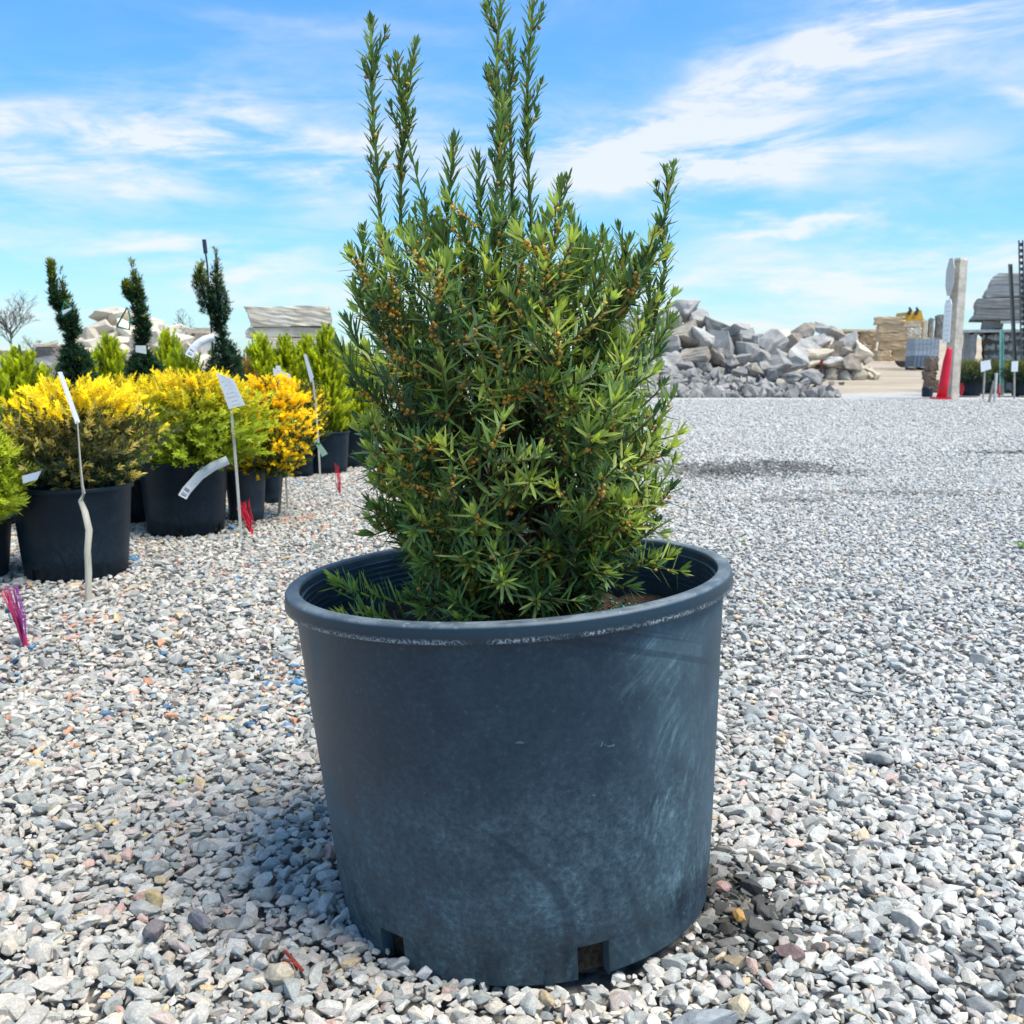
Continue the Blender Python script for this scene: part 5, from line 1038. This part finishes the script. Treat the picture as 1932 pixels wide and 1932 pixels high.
        for k in range(n):
            u0, u1 = k / n, (k + (.6 if n > 1 else 1)) / n; p0, p1 = ft.lerp(a, u0), ft.lerp(a, u1)
            mb.add([p0 + Vector((-w, .02, 0)), p0 + Vector((w, .02, 0)), p1 + Vector((w, .02, 0)), p1 + Vector((-w, .02, 0)), p0 + Vector((-w, .028, 0)), p0 + Vector((w, .028, 0)), p1 + Vector((w, .028, 0)), p1 + Vector((-w, .028, 0))], [(0, 1, 2, 3), (7, 6, 5, 4), (0, 4, 5, 1), (2, 6, 7, 3)], c)
        tag(mb.build('metal_stake', M_metal, loc=tuple(ft)), lb, 'stake')
    # ---- low potted junipers with their label cards
    for i, (cx, lb) in enumerate(((1830, 'low juniper just right of the timber post'), (1878, 'low juniper between the two white label cards'), (1928, 'low juniper cut by the right edge'))):
        g = G(cx, 748 - (4 if i == 1 else 0)); Y = g.y + .2 + .35 * (i == 1); x = (cx - 966) / F * (Y * CP + H * SP); KEEP.append((x, Y, .12))
        pot('nursery_pot', 'dark pot of the ' + lb, (x, Y, .003), .165, .14, .25, (M_pot2, M_pot2), None, (), 32, 'pots at the right edge', soil=.86, soil_seg=24)
        plant('low_juniper', lb, 'shrub', (x, Y, .215), bushprof(cx, 682, 722, 66, Y, (.7, .98, 1, .95, .8, .5)), group='low junipers at the right edge', n=900, slen=.10, m=10, nl=.030, nw=.010, cfun=lambda t, rel, r: mixn((.022, .055, .035), (.16, .17, .04), np.clip((t - .35 + r.normal(0, .2)) / .5, 0, 1)) * (.5 + .5 * min(1, rel)) * r.uniform(.75, 1.25), seed=90 + i)
    for i, (st, qd, lb) in enumerate((([(1855, 748), (1858, 700)], [(1850, 682), (1868, 679), (1870, 696), (1851, 702)], 'left white label card before the low junipers'), ([(1914, 746), (1914, 700)], [(1909, 682), (1921, 681), (1920, 701), (1908, 701)], 'right white label card before the low junipers'))):
        Y = G(st[0][0], 751).y - .35; b_ = P(st[0][0], 750, Y); b_.z = 0; root = empty('plant_sign', b_, lb, 'sign', 'label cards at the right edge'); mb = MB(); q = P(*st[1], Y) - b_
        mb.box((-.012, -.004, -.02), (.012, .004, .03)); mb.tube([(0, 0, -.02), q], .014, 6, (.42, .40, .34)); mb.build('stake', M_wood, root); card(qd, Y - .03, None, M_card, parent=root, base=b_, th=.003)
    for i, (x0, x1, c, lb) in enumerate(((1877, 1882, (.62, .64, .64), 'white upright stake between the dark pots'), (1866, 1872, (.30, .27, .20), 'brown wooden stake leaning by the white one'))):
        Y = 13.0; a = P(x0, 750, Y); b_ = P(x1, 690 + 14 * i + 14, Y); b_.x = a.x + (.0 if i == 0 else .05); mb = MB(); mb.tube([(a.x, Y, -.02), tuple(b_)], .018, 6, c); tag(mb.build('garden_stake', M_wood, loc=(a.x, Y, -.02)), lb, 'stake')
    for i, (x, y, lb) in enumerate(((1885, 751, 'small red bristle marker before the dark pots at right'), (1814, 749, 'tiny red bristle marker at the foot of the timber post'))):
        g = G(x, y); mb = MB()
        for k in range(12): w = k * .9; mb.tube([(g.x, g.y, 0), (g.x + math.cos(w) * .03, g.y + math.sin(w) * .03, .12 + .04 * (k % 3))], .004, 4, (.62, .012, .035))
        tag(mb.build('bristle_marker', M_fringe, loc=tuple(g)), lb, 'marker')
M_brown = stone_mat('brown_stone', (.12, .08, .055), (.22, .15, .10), 6, .8, rand=.3); M_slab_mid = stone_mat('mid_grey_slab', (.36, .34, .30), (.52, .495, .45), 3.0, .8, rand=.25, c3=(.46, .45, .43), streak=1.3, bdist=.012)

def bare_tree(name, label, px, py_base, top, Y, spread, seed, n0=5, group=None):
    """Leafless tree: trunk and limbs, twigs as fine tubes."""
    r = random.Random(seed); b = P(px, py_base, Y); b.z = 0; ht = P(px, top, Y).z; root = empty(name, b, label, 'tree', group); trunk = MB(); crown = MB()
    c = (.075, .058, .05); trunk.tube([(0, 0, -.05), (r.uniform(-.05, .05), 0, ht * .25), (r.uniform(-.1, .1) * spread, 0, ht * .6)], [ht * .018, ht * .014, ht * .008], 6, c)
    def grow(p, d, ln, rad, lev):
        q = p + d * ln; mid = p + d * ln * .5 + Vector((r.uniform(-1, 1), r.uniform(-1, 1), r.uniform(-.3, .8))) * ln * .07; crown.tube([p, mid, q], [rad, rad * .8, rad * .6], 3, c, cap=False)
        if lev == 0: return
        for k in range(3 if lev > 1 else 4):
            e = (d + Vector((r.uniform(-1, 1), r.uniform(-1, 1), r.uniform(-.35, .75))) * .75).normalized(); grow(p.lerp(q, r.uniform(.45, 1)), e, ln * r.uniform(.5, .75), rad * .6, lev - 1)
    for k in range(n0):
        w = k * 2.4; z = ht * r.uniform(.22, .6); grow(Vector((0, 0, z)), Vector((math.cos(w) * spread, math.sin(w) * spread, 1.1)).normalized(), ht * r.uniform(.22, .34), ht * .009, 4)
    trunk.build('trunk', M_bark, root); tag(crown.build('crown', M_bark, root), kind='stuff'); return root

def left_background():
    c7 = lambda L: [(a / 3.864 * .6389, (700 + b / 3.864) * .6389, w / 3.864 * .6389, h / 3.864 * .6389) for a, b, w, h in L]
    rocks = c7([(1190, 905, 290, 200), (1370, 910, 240, 180), (1150, 1030, 400, 170), (1000, 1140, 320, 200), (1270, 1110, 280, 170), (1420, 1190, 220, 170), (1080, 1240, 260, 160), (1120, 1330, 180, 140), (1215, 1310, 110, 200), (1500, 1050, 300, 220), (1700, 1010, 260, 200), (1790, 1150, 280, 260), (1850, 1290, 240, 220),
                (1960, 1130, 260, 240), (2080, 1230, 240, 240), (1600, 1250, 260, 240), (900, 1230, 220, 160), (580, 1215, 160, 70), (1380, 1330, 260, 200), (2170, 1310, 200, 200), (950, 1340, 240, 160), (2000, 1060, 200, 130)])
    rock_pile(rocks, 10.5, 690, .9, M_rock_pale, 'beige pile behind the topiary', 'boulders of the beige pile', 71, [(625, 'along the crest'), (645, 'on the slope'), (9999, 'at the foot')])
    mound('rubble_heap', 'beige rubble inside the rock pile behind the topiary yews', P(130, 680, 11).x, P(380, 680, 11).x, [.45, .75, .85, .8, .6, .4], 10.4, 3, M_rock_pale, 27, n=150)
    for i, (x0, x1, y0, y1, mt, lb) in enumerate(((-40, 67, 661, 674, M_brownwall, 'long dark stone course at the left edge'), (68, 104, 655, 673, M_brownwall, 'square dark block ending the stone course at left'), (-30, 104, 674.5, 690, M_slab_mid, 'grey lower course of the stone wall at left'), (62, 98, 647, 654.5, M_rock_pale, 'white stone lying on the dark course at left'))):
        lo, hi = fb(x0, x1, y0, y1, 11 - .02 * i, .5); 
        if i == 2: lo = (lo[0], lo[1], 0)
        rough_block('wall_stone', lb, lo, hi, mt, 'stone', 'stone courses at the left edge', jit=.012, seed=100 + i)
    # beige slab stack
    for i, (x0, x1, y0, y1, lb) in enumerate(((458, 611, 577.5, 616, 'thick beige slab, topmost of the slab stack'), (455, 619, 617.5, 637, 'thin grey-beige slab below the thick one'), (468, 600, 637.5, 660, 'lower beige slab in the slab stack behind the arborvitae'), (462, 615, 660.5, 700, 'lowest slab of the stack hidden behind the arborvitae'))):
        lo, hi = fb(x0, x1, y0, y1, 9.5 + .03 * (i % 2), .62)
        if i == 3: lo = (lo[0], lo[1], 0)
        rough_block('stone_slab', lb, lo, hi, M_slab_beige, 'slab', 'beige slab stack on the left', jit=.009, taper=(-.05, .03, .02, 0)[i], seed=110 + i, nx=10, rotz=.18)
    lo, hi = fb(346, 388, 618.5, 629, 12, .5); rough_block('stone_slab', 'small beige slab lying on the grey crate behind the arched strip', lo, hi, M_slab_beige, 'slab', jit=.01, seed=120)
    lo, hi = fb(354, 382, 629.5, 660, 12.05, .4); rough_block('grey_crate', 'grey crate of stone under the small beige slab', (lo[0], lo[1], 0), hi, M_slab_mid, 'crate', jit=.006, seed=121)
    bare_tree('bare_tree', 'large leafless tree on the skyline at the left edge', 22, 668, 572, 60, .9, 5, 13, 'bare trees on the skyline')
    bare_tree('bare_tree', 'small leafless tree right of the large one at the left edge', 62, 668, 628, 62, .8, 6, 6, 'bare trees on the skyline')
    bare_tree('bare_tree', 'tiny leafless tree above the grey crate', 352, 668, 590, 80, .5, 9, 3, 'bare trees on the skyline')
M_brownwall = stone_mat('dark_wall_stone', (.15, .125, .11), (.26, .225, .20), 5, .7, rand=.15)

def loose_things():
    def stone(px, py, r, c, lb, seed, sc3=(1, .85, .75)):
        g = G(px, py); me = bm_mesh('stone', hull_stone(seed, 26, .9, .14, .08), M_stone1); n = len(me.vertices); a = me.color_attributes.new('Col', 'FLOAT_COLOR', 'POINT'); a.data.foreach_set('color', np.tile(np.array([*c, 1], np.float32), n))
        o = bpy.data.objects.new('stone', me); o.scale = (r * sc3[0], r * sc3[1], r * sc3[2]); o.location = (g.x, g.y, .008 + r * .35); o.rotation_euler = (0.2, .1, seed); link(o); tag(o, lb, 'stone', 'odd stones lying in the gravel')
    stone(530, 1863, .0165, (.60, .50, .36), 'round cream stone in the gravel left of the pot foot', 3)
    stone(291, 1722, .0170, (.58, .44, .23), 'sandy yellow stone in the gravel at lower left', 5, (.8, .8, 1.0))
    stone(1393, 1750, .0125, (.52, .30, .09), 'orange stone in the damp gravel right of the pot', 8, (1.1, .8, .6))
    stone(1362, 1692, .0095, (.52, .33, .28), 'pink stone touching the right foot of the pot', 9)
    stone(1490, 1822, .0155, (.25, .17, .16), 'maroon stone at the lower right of the pot', 12, (1.1, .9, .7))
    stone(292, 1778, .0140, (.24, .205, .205), 'purplish grey stone just below the sandy yellow one', 14)
    stone(378, 1762, .0170, (.27, .25, .26), 'broad mauve-grey stone right of the sandy yellow one', 15, (1.2, .8, .7))
    stone(1330, 1965, .030, (.33, .35, .36), 'long blue-grey stone at the bottom edge right of the pot', 16, (1.2, .6, .5))
    stone(1395, 1925, .0135, (.62, .52, .36), 'cream stone near the bottom edge right of the pot', 17)
    stone(1030, 1907, .0100, (.56, .42, .25), 'tan pebble right under the front of the pot', 18)
    mb = MB(); p = [G(538, 1795, .022), G(556, 1815, .026), G(572, 1832, .020)]; mb.tube(p, [.0016, .002, .0016], 6, (.34, .05, .03)); mb.tube([G(534, 1812, .02), G(556, 1813, .027)], .0014, 6, (.36, .07, .04)); mb.tube([G(548, 1800, .024), G(560, 1830, .020)], .0012, 6, (.30, .05, .03))
    tag(mb.build('red_twig', M_bark, loc=tuple(p[1])), 'crossed red twig on the gravel left of the pot foot', 'twig')
    for i, (x0, y0, x1, y1) in enumerate(((1092, 1935, 1068, 1962), (100, 1775, 140, 1762), (330, 1578, 380, 1562), (1610, 1905, 1660, 1945), (90, 1530, 130, 1515))):
        a, b = G(x0, y0, .021), G(x1, y1, .021); mb = MB(); mb.tube([a, (a + b) / 2 + Vector((0, 0, .004)), b], .0010, 5, (.52, .40, .22)); tag(mb.build('dry_straw', M_bark, loc=tuple(a)), ('dry straw at the bottom edge under the pot', 'dry straw low at the left edge', 'dry straw in the gravel left of the pot', 'dry straw at the lower right', 'dry straw at the left edge below the marker')[i], 'straw')
    for i, (x, y, lb) in enumerate(((1928, 1032, 'small green weed at the right edge of the gravel'), (342, 1478, 'tiny yellow-green seedling left of the pot'), (1398, 1062 - 38, 'tiny green seedling in the gravel right of the yew'))):
        g = G(x, y, .006); n = 7; w = np.arange(n) * 2.4; d = np.c_[np.cos(w), np.sin(w), np.full(n, .7)]; V, Fa, k = blades(np.zeros((n, 3)), d, np.tile([0, 0, 1.], (n, 1)), np.full(n, (.035, .010, .016)[i]), np.full(n, (.008, .003, .004)[i]), np.full(n, -.2))
        tag(mk('weed', V, Fa, M_leaf, None, np.tile(np.array((.10, .22, .04) if i != 1 else (.4, .42, .05)), (len(V), 1)), loc=g), lb, 'weed')
def _stone1():
    m = stone_mat('odd_stone', (1, 1, 1), (1, 1, 1), 3.0, .4); nt = m.node_tree; b = next(n for n in nt.nodes if n.type == 'BSDF_PRINCIPLED')
    tc = node(nt, 'ShaderNodeTexCoord'); n = node(nt, 'ShaderNodeTexNoise', {'Vector': tc.outputs['Object'], 'Scale': 3.0, 'Detail': 8.0, 'Roughness': .7}); a = node(nt, 'ShaderNodeAttribute', attribute_name='Col')
    hv = node(nt, 'ShaderNodeHueSaturation', {'Value': sstep(nt, n.outputs[0], .3, .7, .72, 1.2), 'Color': a.outputs['Color']}); nt.links.new(hv.outputs[0], b.inputs['Base Color']); return m
M_stone1 = _stone1()

import time
_t = time.time()
def run(f):
    f(); print(f.__name__, round(time.time() - _t, 1))
for f_ in (left_background, right_side, left_row, main_pot_and_yew, loose_things, build_gravel): run(f_)
